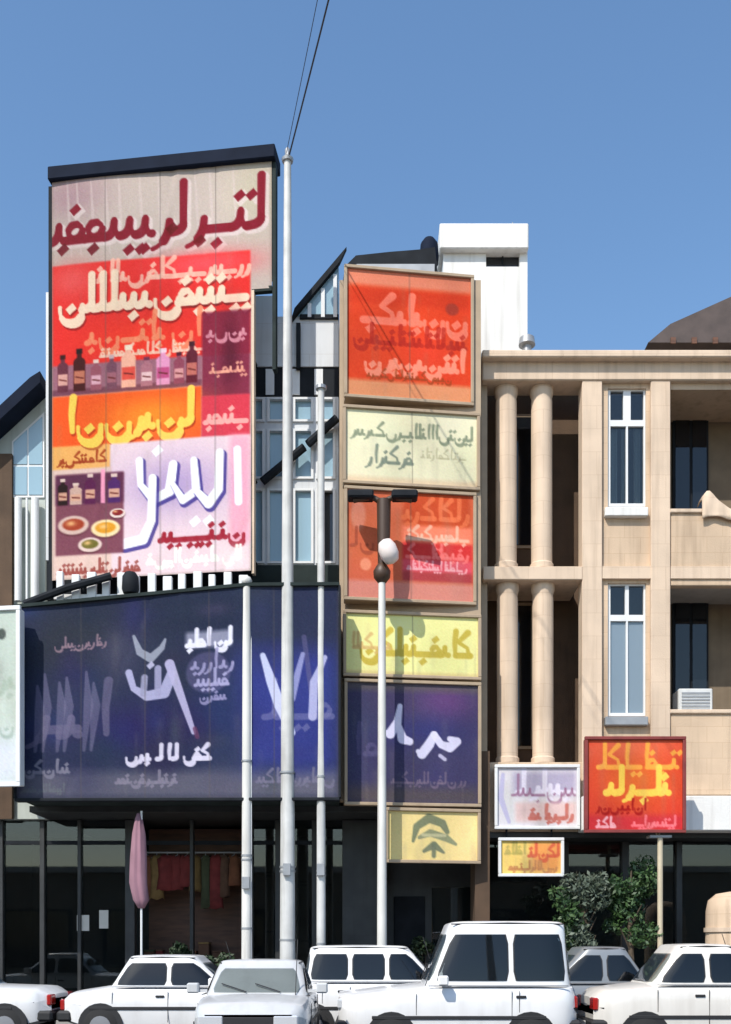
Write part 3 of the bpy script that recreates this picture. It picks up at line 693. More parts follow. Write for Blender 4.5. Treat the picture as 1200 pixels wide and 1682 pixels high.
#==================================================================== NEIGHBOUR AT THE FAR LEFT
NY = 20.9
NB = (X(20, NY), NY, .125)
nb = thing('neighbour_building', 'pale green building with sloping dark roof edge at the far left', 'building', NB)
bm = B()
pl = [(-160, 870), (-2, 724), (74, 652), (74, 1345), (-160, 1345)]
prism(bm, [(X(a, NY) - NB[0], Z(b, NY) - NB[2]) for a, b in pl], 0, 8); obj('wall', bm, M['greenwall'], nb)
bm = B()
prism(bm, [(X(a, NY) - NB[0], Z(b, NY) - NB[2]) for a, b in [(-160, 870), (78, 650), (78, 632), (62, 642), (-160, 848)]], -.5, -.002); obj('coping', bm, M['navy'], nb)
bm = B(); lbox(bm, NB, -120, 19, 745, 1345, NY - .12, NY - .002); obj('brown_cladding', bm, M['brownwall'], nb)
for a, b in ((28, 40), (46, 50), (55, 68)):
    bm = B(); tube(bm, [(X((a + b) / 2, NY) - NB[0], -.16, Z(992, NY) - NB[2]), (X((a + b) / 2, NY) - NB[0], -.16, Z(824, NY) - NB[2])], (b - a) / 2 / F * NY, 10); obj('pipe', bm, M['frame'], nb, True)
bm = B(); prism(bm, [(X(a, NY) - NB[0], Z(b, NY) - NB[2]) for a, b in [(20, 726), (73, 678), (73, 818), (20, 818)]], -.03, -.002); fr = obj('window_frame', bm, M['frame'], nb)
for q in ([(23, 728), (45, 708), (45, 764), (23, 764)], [(48, 706), (70, 686), (70, 764), (48, 764)], [(23, 768), (45, 768), (45, 814), (23, 814)], [(48, 768), (70, 768), (70, 814), (48, 814)]):
    bm = B(); prism(bm, [(X(a, NY) - NB[0], Z(b, NY) - NB[2]) for a, b in q], -.045, -.032); obj('pane', bm, M['panepale'], fr)
bm = B(); lbox(bm, NB, 20, 74, 994, 1012, NY - .3, NY - .002); obj('floor_band', bm, M['dark'], nb)

# white rounded light box at the left edge
c = Canvas(-70, 31, 1000, 1290, (196, 206, 196), 2.2)
c.soft(0, 1250, 60, 40, (222, 224, 236), .9); c.blob(2, 1042, 7, 9, (70, 78, 76), .9, 0, 3); c.script(22, -60, 1130, 46, 8, (176, 190, 176), 91, .8); c.script(20, -60, 1200, 30, 5, (160, 176, 166), 92, .7)
t, W, H = sign('light_box_sign', 'pale green white upright sign cut by the left photo edge', 'sign', c, 18.7, 18.55, .22, M['frame'], None, .08)
bm = B(); box(bm, .1, .22, .24, 1.6, H * .2, H * .2 + .1); box(bm, .1, .22, .24, 1.6, H * .8, H * .8 + .1); obj('wall_bracket', bm, M['dark'], t)

#==================================================================== RIGHT STONE BUILDING
SB = (X(1000, YF), YF, .125)
sb = thing('stone_building', 'beige stone building with tall columns and balconies on the right', 'building', SB)
XE = 1560       # right end, outside the picture
RBk = YF + 9
# cornice
bm = B(); lbox(bm, SB, 792, XE, 574, 586, YF - .28, YF + .5, .02); lbox(bm, SB, 792, XE, 587, 624, YF - .1, YF + .5, .02, ); obj('cornice', bm, M['stone_pale'], sb)
bm = B(); lbox(bm, SB, 792, XE, 580, 590, YF + .51, RBk); obj('roof', bm, M['concrete'], sb)
# loggia: back wall, floors, columns
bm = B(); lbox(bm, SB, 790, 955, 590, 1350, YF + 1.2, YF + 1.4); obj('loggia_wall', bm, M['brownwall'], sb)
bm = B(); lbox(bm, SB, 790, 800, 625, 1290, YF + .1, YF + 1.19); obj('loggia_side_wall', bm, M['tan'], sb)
for y0, y1 in ((930, 952),):
    bm = B(); lbox(bm, SB, 793, 957, y0, y1, YF - .08, YF + 1.19, .015); obj('loggia_floor', bm, M['stone_pale'], sb)
bm = B(); lbox(bm, SB, 793, 957, 1252, 1366, YF - .02, YF + 1.19, .01); obj('loggia_base', bm, M['stone'], sb)
for (xa, ya, yb) in ((834, 626, 929), (893, 626, 929), (836, 953, 1251), (895, 953, 1251)):
    bm = B(); r_ = 17.5 / F * YF; cx = X(xa, YF) - SB[0]; z0, z1 = Z(yb, YF) - SB[2], Z(ya, YF) - SB[2]
    lathe(bm, [(r_ * 1.12, z0), (r_ * 1.12, z0 + .1), (r_, z0 + .13), (r_, z1 - .3), (r_ * .96, z1 - .22), (r_ * 1.12, z1 - .12), (r_ * 1.12, z1)], 20, (cx, .26, 0)); obj('column', bm, M['stone_pale'], sb, True)
for (xa, xb, ya, yb) in ((838, 878, 680, 900), (846, 876, 990, 1230)):
    bm = B(); lbox(bm, SB, xa, xb, ya, yb, YF + 1.16, YF + 1.198); fr = obj('loggia_window', bm, M['tan'], sb)
    bm = B(); lbox(bm, SB, xa + 4, xb - 4, ya + 5, yb - 5, YF + 1.14, YF + 1.158); obj('pane', bm, M['pane'], fr)
# pilasters
for a, b, y1 in ((956, 989, 1366), (1069, 1101, 1300), (1292, 1326, 1366), (1408, 1440, 1366)):
    bm = B(); lbox(bm, SB, a, b, 625, y1, YF - .07, YF + .3, .012); obj('pilaster', bm, M['stone_pale'], sb)
# wall pieces around the windows of both bays
def bay(a, b):
    bm = B()
    for y0, y1 in ((624.5, 638), (846, 958), (1178, 1300)): lbox(bm, SB, a, b, y0, y1, YF + .03, YF + .3)
    w0, w1 = a + 9, b - 8
    for y0, y1 in ((638, 846), (958, 1178)):
        lbox(bm, SB, a, w0, y0, y1, YF + .03, YF + .3); lbox(bm, SB, w1, b, y0, y1, YF + .03, YF + .3)
    obj('wall', bm, M['stone'], sb)
    for (y0, y1, cur) in ((638, 832, False), (958, 1176, True)):
        yt = y0 + 52
        bm = B(); w_ = 4
        lbox(bm, SB, w0, w0 + w_, y0, y1, YF + .08, YF + .18); lbox(bm, SB, w1 - w_, w1, y0, y1, YF + .08, YF + .18)
        for q0, q1 in ((y0, y0 + 4), (yt, yt + 10), (y1 - 5, y1)): lbox(bm, SB, w0 + w_ + .1, w1 - w_ - .1, q0, q1, YF + .082, YF + .18)
        xm = (w0 + w1) / 2
        lbox(bm, SB, xm - (6 if not cur else 3), xm + (6 if not cur else 3), y0 + 4.1, yt - .1, YF + .084, YF + .18)
        lbox(bm, SB, xm - 1.6, xm + 1.6, yt + 10.1, y1 - 5.1, YF + .084, YF + .18)
        fr = obj('window_frame', bm, M['frame'], sb)
        for (q0, q1, p0, p1) in ((y0 + 4, yt, w0 + w_, xm - 2), (y0 + 4, yt, xm + 2, w1 - w_), (yt + 10, y1 - 5, w0 + w_, xm - 1.5), (yt + 10, y1 - 5, xm + 1.5, w1 - w_)):
            bm = B(); lbox(bm, SB, p0 + .2, p1 - .2, q0 + .2, q1 - .2, YF + .13, YF + .14); obj('pane', bm, M['shopglass'] if not cur or q0 < yt else M['palecurt'], fr)
        bm = B(); lbox(bm, SB, w0 - 1, w1 + 1, y0 - 1, y1 + 1, YF + .7, YF + .75); obj('room_back', bm, M['charcoal'], sb)
        for (fa, fb) in (((0, 1),) if cur else ((.0, .3), (.42, .62), (.8, 1))):
            me = B(); n = 60
            xa0, xb0 = X(w0 + w_, YF) - SB[0], X(w1 - w_, YF) - SB[0]; xa, xb = xa0 + (xb0 - xa0) * fa, xa0 + (xb0 - xa0) * fb
            prev = None
            for i in range(n + 1):
                u = i / n; x_ = xa + (xb - xa) * u; yy = .24 + .025 * math.sin(u * 40) + .012 * math.sin(u * 91 + 1)
                cur_v = (me.verts.new((x_, yy, Z(y1 - 4, YF) - SB[2])), me.verts.new((x_, yy, Z(yt + 2, YF) - SB[2])))
                if prev: me.faces.new((prev[0], cur_v[0], cur_v[1], prev[1]))
                prev = cur_v
            obj('curtain', me, M['curtain'], sb, 'all')
        bm = B(); lbox(bm, SB, w0 - 4, w1 + 4, y1 + .5, y1 + 15, YF - .1, YF + .25, .015); obj('window_sill', bm, M['white'] if not cur else M['steel'], sb)
bay(989.2, 1068.8); bay(1326.2, 1407.8)
for a, b in ((989.2, 1068.8), (1101.5, 1291.5), (1326.2, 1407.8)):
    bm = B(); lbox(bm, SB, a, b, 930, 950, YF - .055, YF + .028); obj('floor_band', bm, M['stone_pale'], sb)
# balconies
def balcony(a, b):
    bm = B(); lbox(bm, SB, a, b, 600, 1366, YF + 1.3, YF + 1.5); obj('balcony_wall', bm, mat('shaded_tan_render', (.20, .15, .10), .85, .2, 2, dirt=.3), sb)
    bm = B(); lbox(bm, SB, a, b, 624.5, 640, YF + .02, YF + 1.29); obj('balcony_ceiling', bm, M['stone'], sb)
    for (y0, y1) in ((842, 962), (1172, 1306)):
        bm = B(); lbox(bm, SB, a, b, y0, y1, YF - .02, YF + .16, .015); obj('balcony_parapet', bm, M['stone'], sb)
        bm = B(); lbox(bm, SB, a, b, y1 - 14, y1, YF + .17, YF + 1.29); obj('balcony_floor', bm, M['concrete'], sb)
        bm = B(); lbox(bm, SB, a - 1, b + 1, y0 - 7, y0 - .3, YF - .07, YF + .2, .015); obj('balcony_coping', bm, M['stone_pale'], sb)
    for (y0, y1) in ((655, 930), (975, 1285)):
        bm = B(); lbox(bm, SB, a + 4, a + 62, y0, y1, YF + 1.22, YF + 1.298); fr = obj('balcony_door', bm, M['dark'], sb)
        for p in (a + 8, a + 36):
            bm = B(); lbox(bm, SB, p, p + 23, y0 + 8, y1 - 4, YF + 1.2, YF + 1.218); obj('pane', bm, M['pane'], fr)
balcony(1101.3, 1291.7)
# lower fascia, ground floor shops
bm = B(); lbox(bm, SB, 957, XE, 1307, 1364, YF - .45, YF + .5, .015); obj('canopy', bm, M['white'], sb)
bm = B(); lbox(bm, SB, 957, 1068, 1300.5, 1306.5, YF - .1, YF + .3); obj('band', bm, M['stone'], sb)
bm = B(); lbox(bm, SB, 800, XE, 1300, 1760, YF + 2.4, YF + 2.6); obj('shop_back_wall', bm, M['charcoal'], sb)
bm = B(); lbox(bm, SB, 793, XE, 1367, 1376, YF - .0, YF + 2.39); obj('soffit', bm, M['charcoal'], sb)
bm = B()
for a, b in ((930, 944), (1034, 1046), (1126, 1136), (1240, 1260), (1400, 1420)): box(bm, X(a, YF) - SB[0], X(b, YF) - SB[0], .6, .85, 0, Z(1376, YF) - SB[2] - .003, .01)
obj('shop_pier', bm, M['charcoal'], sb)
for (a, b) in ((800, 930), (944, 1034), (1046, 1126), (1136, 1240), (1260, 1400)):
    bm = B(); box(bm, X(a, YF) - SB[0] + .002, X(b, YF) - SB[0] - .002, .68, .76, 0, .4); fr = obj('shop_window', bm, M['dark'], sb)
    bm = B(); box(bm, X(a, YF) - SB[0] + .003, X(b, YF) - SB[0] - .003, .72, .73, .402, Z(1376, YF) - SB[2] - .004); obj('pane', bm, M['shopglass'], fr)
# body behind
bm = B(); box(bm, X(XE, YF) - SB[0] - .3, X(XE, YF) - SB[0], .51, 9, 0, Z(592, YF) - SB[2]); box(bm, X(793, YF) - SB[0], X(XE, YF) - SB[0] - .31, 8.7, 9, 0, Z(592, YF) - SB[2]); box(bm, X(XE - 120, YF) - SB[0], X(XE, YF) - SB[0] - .31, .04, .3, 3.8, Z(625, YF) - SB[2]); obj('outer_wall', bm, M['stone'], sb)

bm = B(); box(bm, 0, .95, 0, .42, 0, .7, .02)
t = thing('air_cooler', 'white air cooler box standing on the lower balcony floor', 'air cooler', (X(1122, YF), YF + .3, Z(1292, YF)))
# raised on a stand so that it shows above the parapet
st = B()
for x_ in (.05, .85):
    for y_ in (.03, .34): box(st, x_, x_ + .05, y_, y_ + .05, 0, 1.42)
obj('stand', st, M['dark'], t)
bm2 = B(); box(bm2, 0, .68, 0, .42, 1.422, 2.0, .02); obj('casing', bm2, M['acbody'], t)
for i in range(7):
    g_ = B(); box(g_, .06, .62, -.012, -.002, 1.50 + i * .065, 1.535 + i * .065); obj('louvre', g_, M['steel'], t)
bm.free()
# added pale mound standing in for a sunlit wedge on the upper balcony edge
bm = B(); n = 24; xa, xb = X(1150, YF), X(1262, YF)
t = thing('sunlit_wedge_mound', 'pale beige blanket added for the sunlit wedge on the upper balcony parapet', 'mound', (xa, YF - .09, Z(842, YF)))
path = [(-.02, -.16), (-.012, -.08), (-.008, .0), (.0, .1), (.06, .14), (.2, .15), (.3, .1)]
grid = []
for i in range(n + 1):
    u = i / n; row = []
    hump = .2 * math.exp(-((u - .13) / .12) ** 2) + .07 * math.sin(u * 9 + .5) + .03 * math.sin(u * 23)
    for (yy, zz) in path: row.append(bm.verts.new((u * (xb - xa), yy - .01 - .012 * math.sin(u * 30), zz + (hump if zz > .05 else 0) + (.05 * math.sin(u * 9) if zz < -.1 else 0))))
    grid.append(row)
for a, b in zip(grid, grid[1:]):
    for k in range(len(path) - 1): bm.faces.new((a[k], b[k], b[k + 1], a[k + 1]))
me = me_from(bm, 'cloth', M['stone_pale'], 'all'); o = obj('cloth', me, None, t)
sm = o.modifiers.new('solid', 'SOLIDIFY'); sm.thickness = .015

#==================================================================== ROOF THINGS
TY = 21.4
TB = (X(795, TY), TY, Z(590, YF))
tw = thing('stair_tower', 'bright white flat topped stair tower standing on the stone building roof', 'tower', TB)
bm = B()
lbox(bm, TB, 728, 798, 408, 600, TY, TY + .2); lbox(bm, TB, 798.1, 853, 438, 600, TY, TY + .2); lbox(bm, TB, 853.1, 866, 408, 600, TY, TY + .2)
box(bm, X(728, TY) - TB[0], X(728, TY) - TB[0] + .2, .202, 2.6, 0, Z(408, TY) - TB[2]); box(bm, X(866, TY) - TB[0] - .2, X(866, TY) - TB[0], .202, 2.6, 0, Z(408, TY) - TB[2]); box(bm, X(728, TY) - TB[0] + .202, X(866, TY) - TB[0] - .202, 2.4, 2.6, 0, Z(408, TY) - TB[2])
obj('wall', bm, M['white'], tw)
bm = B(); lbox(bm, TB, 722, 868, 366, 407.6, TY - .16, TY + 2.75, .02); obj('roof_slab', bm, M['white'], tw)
bm = B(); lbox(bm, TB, 798.3, 853, 408.6, 437.6, TY + .12, TY + .14); fr = obj('window', bm, M['pane'], tw)
bm = B(); lbox(bm, TB, 824.5, 826.5, 408.8, 437.4, TY + .08, TY + .118); obj('mullion', bm, M['dark'], fr)

t = thing('roof_pipe', 'short grey vent pipe on the roof right of the white tower', 'vent pipe', (X(873, YF), YF + .6, Z(585, YF)))
bm = B(); lathe(bm, [(.09, 0), (.09, .55), (.17, .56), (.15, .7), (.03, .78)], 14); obj('pipe', bm, M['steel'], t, True)
t = thing('tv_antenna', 'thin roof antenna mast behind the white stair tower', 'antenna', (X(846, 22.5), 22.9, TB[2] + 2.9))
bm = B(); tube(bm, [(0, 0, 0), (0, 0, 1.6)], .013, 6); obj('mast', bm, M['steel'], t)
for i in range(5):
    bm = B(); tube(bm, [(-.22 + i * .02, .0, 1.1 + i * .1), (.22 - i * .02, .0, 1.1 + i * .1)], .006, 5); obj('rod', bm, M['steel'], t)

HY = 34.0
HB = (X(1190, HY), HY, 0)
hs = thing('background_house', 'dark brown pitched roof rising behind the stone building at far right', 'house', HB)
def hp(a, b): return (X(a, HY) - HB[0], Z(b, HY) - HB[2])
bm = B(); prism(bm, [hp(1066, 620), hp(1066, 1620), hp(1500, 1620), hp(1500, 620)], 0, 10); obj('wall', bm, M['stone'], hs)
bm = B(); prism(bm, [hp(1056, 580), hp(1092, 550), hp(1190, 506), hp(1226, 498), hp(1340, 506), hp(1520, 580)], -.6, 10.5); obj('roof', bm, M['roofdark'], hs)
for i in range(9):
    bm = B(); a = 1092 + i * 34
    box(bm, hp(a, 0)[0], hp(a + 8, 0)[0], -.66, -.61, hp(0, 583)[1], hp(0, 573)[1]); obj('rafter_end', bm, M['brown'], hs)
bm = B(); box(bm, hp(1196, 0)[0], hp(1226, 0)[0], 3, 3.7, hp(0, 520)[1], hp(0, 482)[1]); obj('chimney', bm, M['concrete'], hs)

#==================================================================== RIGHT HAND SIGNS
c = Canvas(814, 950, 1258, 1360, (222, 216, 222))
c.mottle(8, 14); c.rect(842, 946, 1268, 1306, (168, 160, 186), .7, 12); c.script(942, 846, 1302, 38, 8, (232, 226, 240), 101, .95); c.script(944, 840, 1306, 34, 4, (150, 110, 136), 102, .75); c.rect(846, 946, 1318, 1350, (232, 200, 196), .8, 8); c.script(940, 872, 1344, 22, 6, (196, 120, 110), 103, .9)
c.line([(826, 1272), (822, 1310), (836, 1350)], [6, 10, 6], (190, 186, 214), .9)
sign('shop_sign', 'white and lilac sign with pink writing below the stone columns', 'sign', c, YF - .3, YF - .3, .25, M['frame'], None)
c = Canvas(820, 924, 1378, 1438, (244, 212, 128))
c.mottle(8, 10); c.rect(872, 920, 1382, 1432, (240, 160, 100), .8, 12); c.script(918, 866, 1406, 20, 5, (218, 112, 84), 111, .95); c.script(914, 836, 1428, 14, 3.5, (196, 140, 96), 112, .9); c.script(862, 828, 1402, 18, 4, (190, 176, 106), 113, .9)
t, W, H = sign('shop_sign', 'small cream sign with salmon writing hung below the lilac sign', 'sign', c, YF - .25, YF - .25, .16, M['frame'], None)
bm = B()
for x_ in (.15, W - .2): tube(bm, [(x_, .1, H), (x_, .1, H + .22)], .02, 6)
obj('hanger', bm, M['dark'], t)
RY = 18.85
c = Canvas(962, 1124, 1212, 1366, (206, 76, 56))
c.mottle(14, 16); c.soft(1040, 1226, 90, 26, (228, 128, 96), .7); c.rect(962, 1124, 1338, 1366, (190, 56, 68), .8, 12); c.soft(1046, 1280, 56, 36, (226, 124, 60), .8)
c.script(1112, 984, 1260, 38, 7, (244, 170, 84), 121, .95); c.script(1098, 1000, 1302, 42, 10, (252, 206, 98), 122, .97); c.script(1060, 978, 1330, 18, 4, (150, 26, 26), 123, .8); c.script(1010, 974, 1358, 16, 4, (248, 184, 190), 124, .95); c.script(1110, 1040, 1356, 16, 4, (240, 130, 136), 125, .8)
t, W, H = sign('street_sign', 'red square sign with yellow writing on a beige post', 'sign', c, RY, RY, .22, mat('dark_red_frame', (.22, .035, .03), .5, .2, 4), None)
bx0 = X(1087, RY) - X(962, RY); zg = .125 - Z(1366, RY)
bm = B(); tube(bm, [(bx0, .12, zg), (bx0, .12, -.06)], .05, 14); tube(bm, [(bx0, .26, -.06), (bx0, .26, H * .8)], .04, 8); obj('post', bm, M['polebeige'], t, True)
bm = B(); box(bm, bx0 - .2, bx0 + .2, .07, .3, -.1, -.055); obj('bracket', bm, M['steel'], t)
bm = B(); box(bm, bx0 - .14, bx0 + .14, -.02, .26, zg, zg + .03, .005); obj('base_plate', bm, M['steel'], t)

#==================================================================== POLES
PY = 18.9
def pole(label, px, ytop, r0, r1, m, Y=PY, group='pale poles along the pavement', name='street_pole', cat='pole'):
    t = thing(name, label, cat, (X(px, Y), Y, .125), 0, group)
    h = Z(ytop, Y) - .125
    bm = B(); tube(bm, [(0, 0, .02), (0, 0, .5), (0, 0, h * .55), (0, 0, h)], [r0, r0, (r0 + r1) / 2, r1], 18); obj('shaft', bm, m, t, True)
    bm = B(); lathe(bm, [(r0 * 2.1, 0), (r0 * 2.1, .03), (r0 * 1.25, .05), (r0 * 1.2, .28), (r0 * 1.02, .32)], 18); obj('base', bm, m, t, True)
    for k_, zb_ in enumerate((1.35, 2.6, 2.68, 4.4)):
        bm = B(); rr_ = r0 * (1 - .12 * zb_ / h) + .006; lathe(bm, [(rr_, 0), (rr_, .035)], 16, (0, 0, zb_ + (px % 7) * .07)); obj('strap', bm, M['steel'], t, True)
    bm = B(); box(bm, -.07, .07, -r0 - .07, -r0 + .005, 2.5 + (px % 5) * .12, 2.72 + (px % 5) * .12, .008); obj('junction_box', bm, M['steel'], t)
    return t, h
t, h = pole('white flagpole rising in front of the blue banner, leftmost pole', 405, 962, .10, .075, M['polewhite'])
bm = B(); lathe(bm, [(.03, 0), (.09, .03), (.10, .09), (.07, .15), (.01, .18)], 14, (0, 0, h)); obj('finial', bm, M['polegrey'], t, 'all')
bm = B(); tube(bm, [(.09, -.03, .9), (.085, -.02, h - .1)], .008, 5); obj('halyard', bm, M['frame'], t)
bm = B(); box(bm, -.05, .13, -.13, -.09, 1.1, 1.2, .005); obj('cleat', bm, M['steel'], t)
t, h = pole('tallest thick white utility pole rising past the billboard, cables at its top', 472, 266, .145, .065, M['polegrey'])
zz = lambda py: Z(py, PY) - .125
xx_ = lambda px: X(px, PY) - X(472, PY)
bm = B(); lathe(bm, [(.10, 0), (.11, .05), (.05, .1), (.05, .22), (.02, .26)], 12, (0, 0, h)); obj('insulator', bm, M['steel'], t, True)
HT = h + .125
t, h = pole('thinner grey pole just right of the tall utility pole', 527, 640, .085, .06, M['polegrey'])
bm = B(); lathe(bm, [(.1, 0), (.1, .06), (.02, .1)], 12, (0, 0, h)); obj('cap', bm, M['steel'], t)
# lamp post in front of the sign column
LY = 18.5
LY = 18.95
lp = thing('lamp_post', 'white lamp post with brown twin arm head before the sign column', 'street lamp', (X(627, LY), LY, .125))
lz = lambda py: Z(py, LY) - .125
lx = lambda px: X(px, LY) - X(627, LY)
bm = B(); tube(bm, [(0, 0, .02), (0, 0, 3), (0, 0, lz(956))], [.095, .085, .065], 18); obj('shaft', bm, M['polewhite'], lp, True)
bm = B(); lathe(bm, [(.2, 0), (.2, .03), (.12, .05), (.11, .5), (.09, .55)], 18); obj('base', bm, M['polewhite'], lp, True)
bm = B(); lathe(bm, [(.07, 0), (.15, .1), (.16, .22), (.1, .32), (.07, .36)], 16, (0, 0, lz(958))); obj('collar', bm, M['lampbrown'], lp, 'all')
bm = B(); tube(bm, [(0, 0, lz(930)), (lx(630), 0, lz(880)), (lx(630), 0, lz(822))], [.075, .12, .13], 12); obj('neck', bm, M['lampbrown'], lp, True)
for s_, e in ((-1, 580), (1, 676)):
    bm = B(); tube(bm, [(lx(628), 0, lz(826)), (lx(628 + s_ * 18), 0, lz(816)), (lx(e), 0, lz(822))], [.06, .05, .05], 10); arm = obj('arm', bm, M['lampbrown'], lp, True)
    bm = B(); xh = lx(628 + s_ * 36)
    box(bm, xh - .24, xh + .24, -.14, .14, lz(821), lz(808), .03); hd = obj('lamp_head', bm, M['dark'], arm)
bm = B(); lathe(bm, [(.02, -.24), (.12, -.2), (.17, -.08), (.17, .06), (.12, .18), (.03, .22)], 16)
for v in bm.verts: v.co = Matrix.Rotation(R(-22), 3, 'Y') @ v.co + Vector((lx(637), -.2, lz(912)))
obj('white_lamp_globe', bm, M['globe'], lp, 'all')

# overhead cables from the tall pole towards a pole behind the camera
bp = thing('utility_pole', 'grey utility pole on the near pavement behind the viewer', 'pole', (3.9, -2.2, .13))
bm = B(); tube(bm, [(0, 0, 0), (0, 0, 15.2)], [.15, .1], 14); obj('shaft', bm, M['polegrey'], bp, True)
bm = B(); box(bm, -.5, .5, -.05, .05, 14.8, 14.9); obj('cross_arm', bm, M['steel'], bp)
px0 = X(472, PY)
for k, (dx, dx2, r_) in enumerate(((.03, -.2, .014), (-.03, -.9, .006))):
    bm = B(); p0 = Vector((px0 + dx, PY, HT + .12)); p1 = Vector((3.9 + dx2, -2.2, 15.05)); pts = []
    for i in range(25):
        u = i / 24; p = p0.lerp(p1, u); p.z -= 4 * u * (1 - u) * .35; pts.append(p)
    tube(bm, pts, r_, 6)
    o = obj('overhead_cable', bm, M['cable']); o['label'] = ('thick black overhead cable running up from the tall pole into the sky', 'very thin overhead cable left of the thicker one in the sky')[k]; o['category'] = 'cable'
#==================================================================== FURLED PARASOL, NOTICES, BOXES
t = thing('furled_parasol', 'furled dusty pink parasol standing before the dark shop front', 'parasol', (X(232, 19.2), 19.2, .125))
pz = lambda py: Z(py, 19.2) - .125
bm = B(); tube(bm, [(0, 0, .06), (0, 0, pz(1332))], .022, 10); obj('pole', bm, M['frame'], t, True)
bm = B(); n = 22; rings = []
prof = [(1492, .05), (1478, .13), (1450, .15), (1410, .135), (1370, .11), (1345, .06), (1336, .03)]
for py, r_ in prof:
    rings.append([bm.verts.new((r_ * (1 + .22 * math.sin(k * 2 * math.pi / n * 5 + py * .02)) * math.cos(2 * math.pi * k / n) - (.05 if py < 1460 else 0), r_ * (1 + .22 * math.sin(k * 2 * math.pi / n * 5)) * math.sin(2 * math.pi * k / n), pz(py))) for k in range(n)])
for a, b in zip(rings, rings[1:]):
    for k in range(n): bm.faces.new((a[k], a[(k + 1) % n], b[(k + 1) % n], b[k]))
bm.faces.new(rings[0]); bm.faces.new(rings[-1])
obj('canopy', bm, M['pink'], t, 'all')
bm = B(); lathe(bm, [(.26, 0), (.26, .05), (.06, .09), (.04, .25)], 16); obj('foot', bm, M['concrete'], t, True)
for k, (px, py, wd, hg, lab) in enumerate(((136, 1516, 20, 26, 'pale paper notice on the dark shop glass, left of a twin'), (170, 1510, 15, 30, 'narrow pale paper notice right of the wider one on shop glass'), (748, 1490, 18, 26, 'pale notice beside the dark entry under the column of signs'))):
    Yn = SY - .02 if px < 600 else SY + .5
    if px > 600: Yn = YF + 2.12
    t = B(); box(t, X(px, Yn) - wd / 2 / F * Yn, X(px, Yn) + wd / 2 / F * Yn, Yn, Yn + .008, Z(py, Yn) - hg / 2 / F * Yn, Z(py, Yn) + hg / 2 / F * Yn)
    o = obj('paper_notice', t, M['paper']); o['label'] = lab; o['category'] = 'notice'
ORD = 'first second third fourth fifth sixth seventh eighth ninth tenth eleventh twelfth thirteenth fourteenth'.split()
rg = random.Random(4)
cloth = [(n_, mat('cloth_' + n_.replace(' ', '_'), c_, .9, .25, 7)) for n_, c_ in (('rust', (.20, .075, .035)), ('ochre', (.23, .14, .05)), ('dark red', (.20, .03, .028)), ('brown', (.12, .06, .035)), ('olive', (.07, .08, .04)), ('faded rose', (.26, .14, .13)))]
GY = YF + 1.25; railz = .125 + zt - .62
xg = X(232, GY); kk = 0
while xg < X(388, GY) and kk < 14:
    nm, m_ = cloth[rg.randrange(6)]
    hg = rg.uniform(.65, 1.25); w_ = rg.uniform(.10, .2)
    t = thing('hanging_garment', '%s garment on the shop rail, %s from the left' % (nm, ORD[kk]), 'garment', (xg, GY, railz), rg.uniform(-.5, .5), 'garments on the shop rail')
    bm = B(); tube(bm, [(0, 0, .02), (0, 0, -.05)], .006, 5); tube(bm, [(-w_ * .9, 0, -.12), (0, 0, -.05), (w_ * .9, 0, -.12)], .008, 5); obj('hanger', bm, M['steel'], t)
    bm = B(); rr = []
    for i, (f, z_, d) in enumerate(((.55, -.07, .02), (1, -.13, .05), (.9, -.3, .07), (.85, -hg * .6, .07), (1.1, -hg, .08))):
        rr.append([bm.verts.new((w_ * f * math.cos(q * .5236) * (1 + .1 * math.sin(q * 3 + kk)), d * math.sin(q * .5236), z_ - .03 * math.sin(q * 2 + kk))) for q in range(12)])
    for a_, b_ in zip(rr, rr[1:]):
        for q in range(12): bm.faces.new((a_[q], a_[(q + 1) % 12], b_[(q + 1) % 12], b_[q]))
    bm.faces.new(rr[0]); bm.faces.new(rr[-1])
    obj('cloth', bm, m_, t, 'all'); xg += rg.uniform(.1, .24); kk += 1
for sh in range(2):
    x_ = X(230, 21.8) + .05; kk = 0
    while x_ < X(392, 21.8) - .3 and kk < 9:
        w_ = rg.uniform(.14, .3); hg = rg.uniform(.15, .4); nm, m_ = cloth[rg.randrange(6)]
        t = thing('goods_box', '%s carton, %s from the left on the %s shelf of the brown shop' % (nm, ORD[kk], ('lower', 'upper')[sh]), 'box', (x_, YF + 1.56 + rg.uniform(0, .1), .125 + .541 + sh * .62), rg.uniform(-.12, .12), 'cartons on the shop shelves')
        bm = B(); box(bm, 0, w_, 0, .22, 0, hg, .008); obj('carton', bm, m_, t)
        bm = B(); box(bm, -.005, w_ + .005, -.005, .225, hg + .001, hg + .04, .006); obj('lid', bm, cloth[rg.randrange(6)][1], t)
        x_ += w_ + rg.uniform(.03, .2); kk += 1
#==================================================================== TREES AND SHRUBS
def foliage(name, clumps, nleaf, size, m, parent, seed):
    rg = np.random.RandomState(seed); V = []; Fc = []
    for (cx, cy, cz, rx, ry, rz_) in clumps:
        n = int(nleaf * rx * rz_ * 4)
        for _ in range(n):
            d = rg.normal(size=3); d /= np.linalg.norm(d); r_ = rg.uniform(.35, 1.0) ** .6
            p = np.array([cx, cy, cz]) + d * r_ * np.array([rx, ry, rz_])
            a = rg.normal(size=3); a /= np.linalg.norm(a); b = np.cross(a, rg.normal(size=3)); b /= np.linalg.norm(b)
            L = size * rg.uniform(.6, 1.3); W_ = L * .45; i = len(V)
            V += [tuple(p - a * L), tuple(p + b * W_), tuple(p + a * L), tuple(p - b * W_)]; Fc.append((i, i + 1, i + 2, i + 3))
    me = bpy.data.meshes.new(name); me.from_pydata(V, [], Fc); me.materials.append(m)
    o = bpy.data.objects.new(name, me); COL.objects.link(o); o.parent = parent
    return o
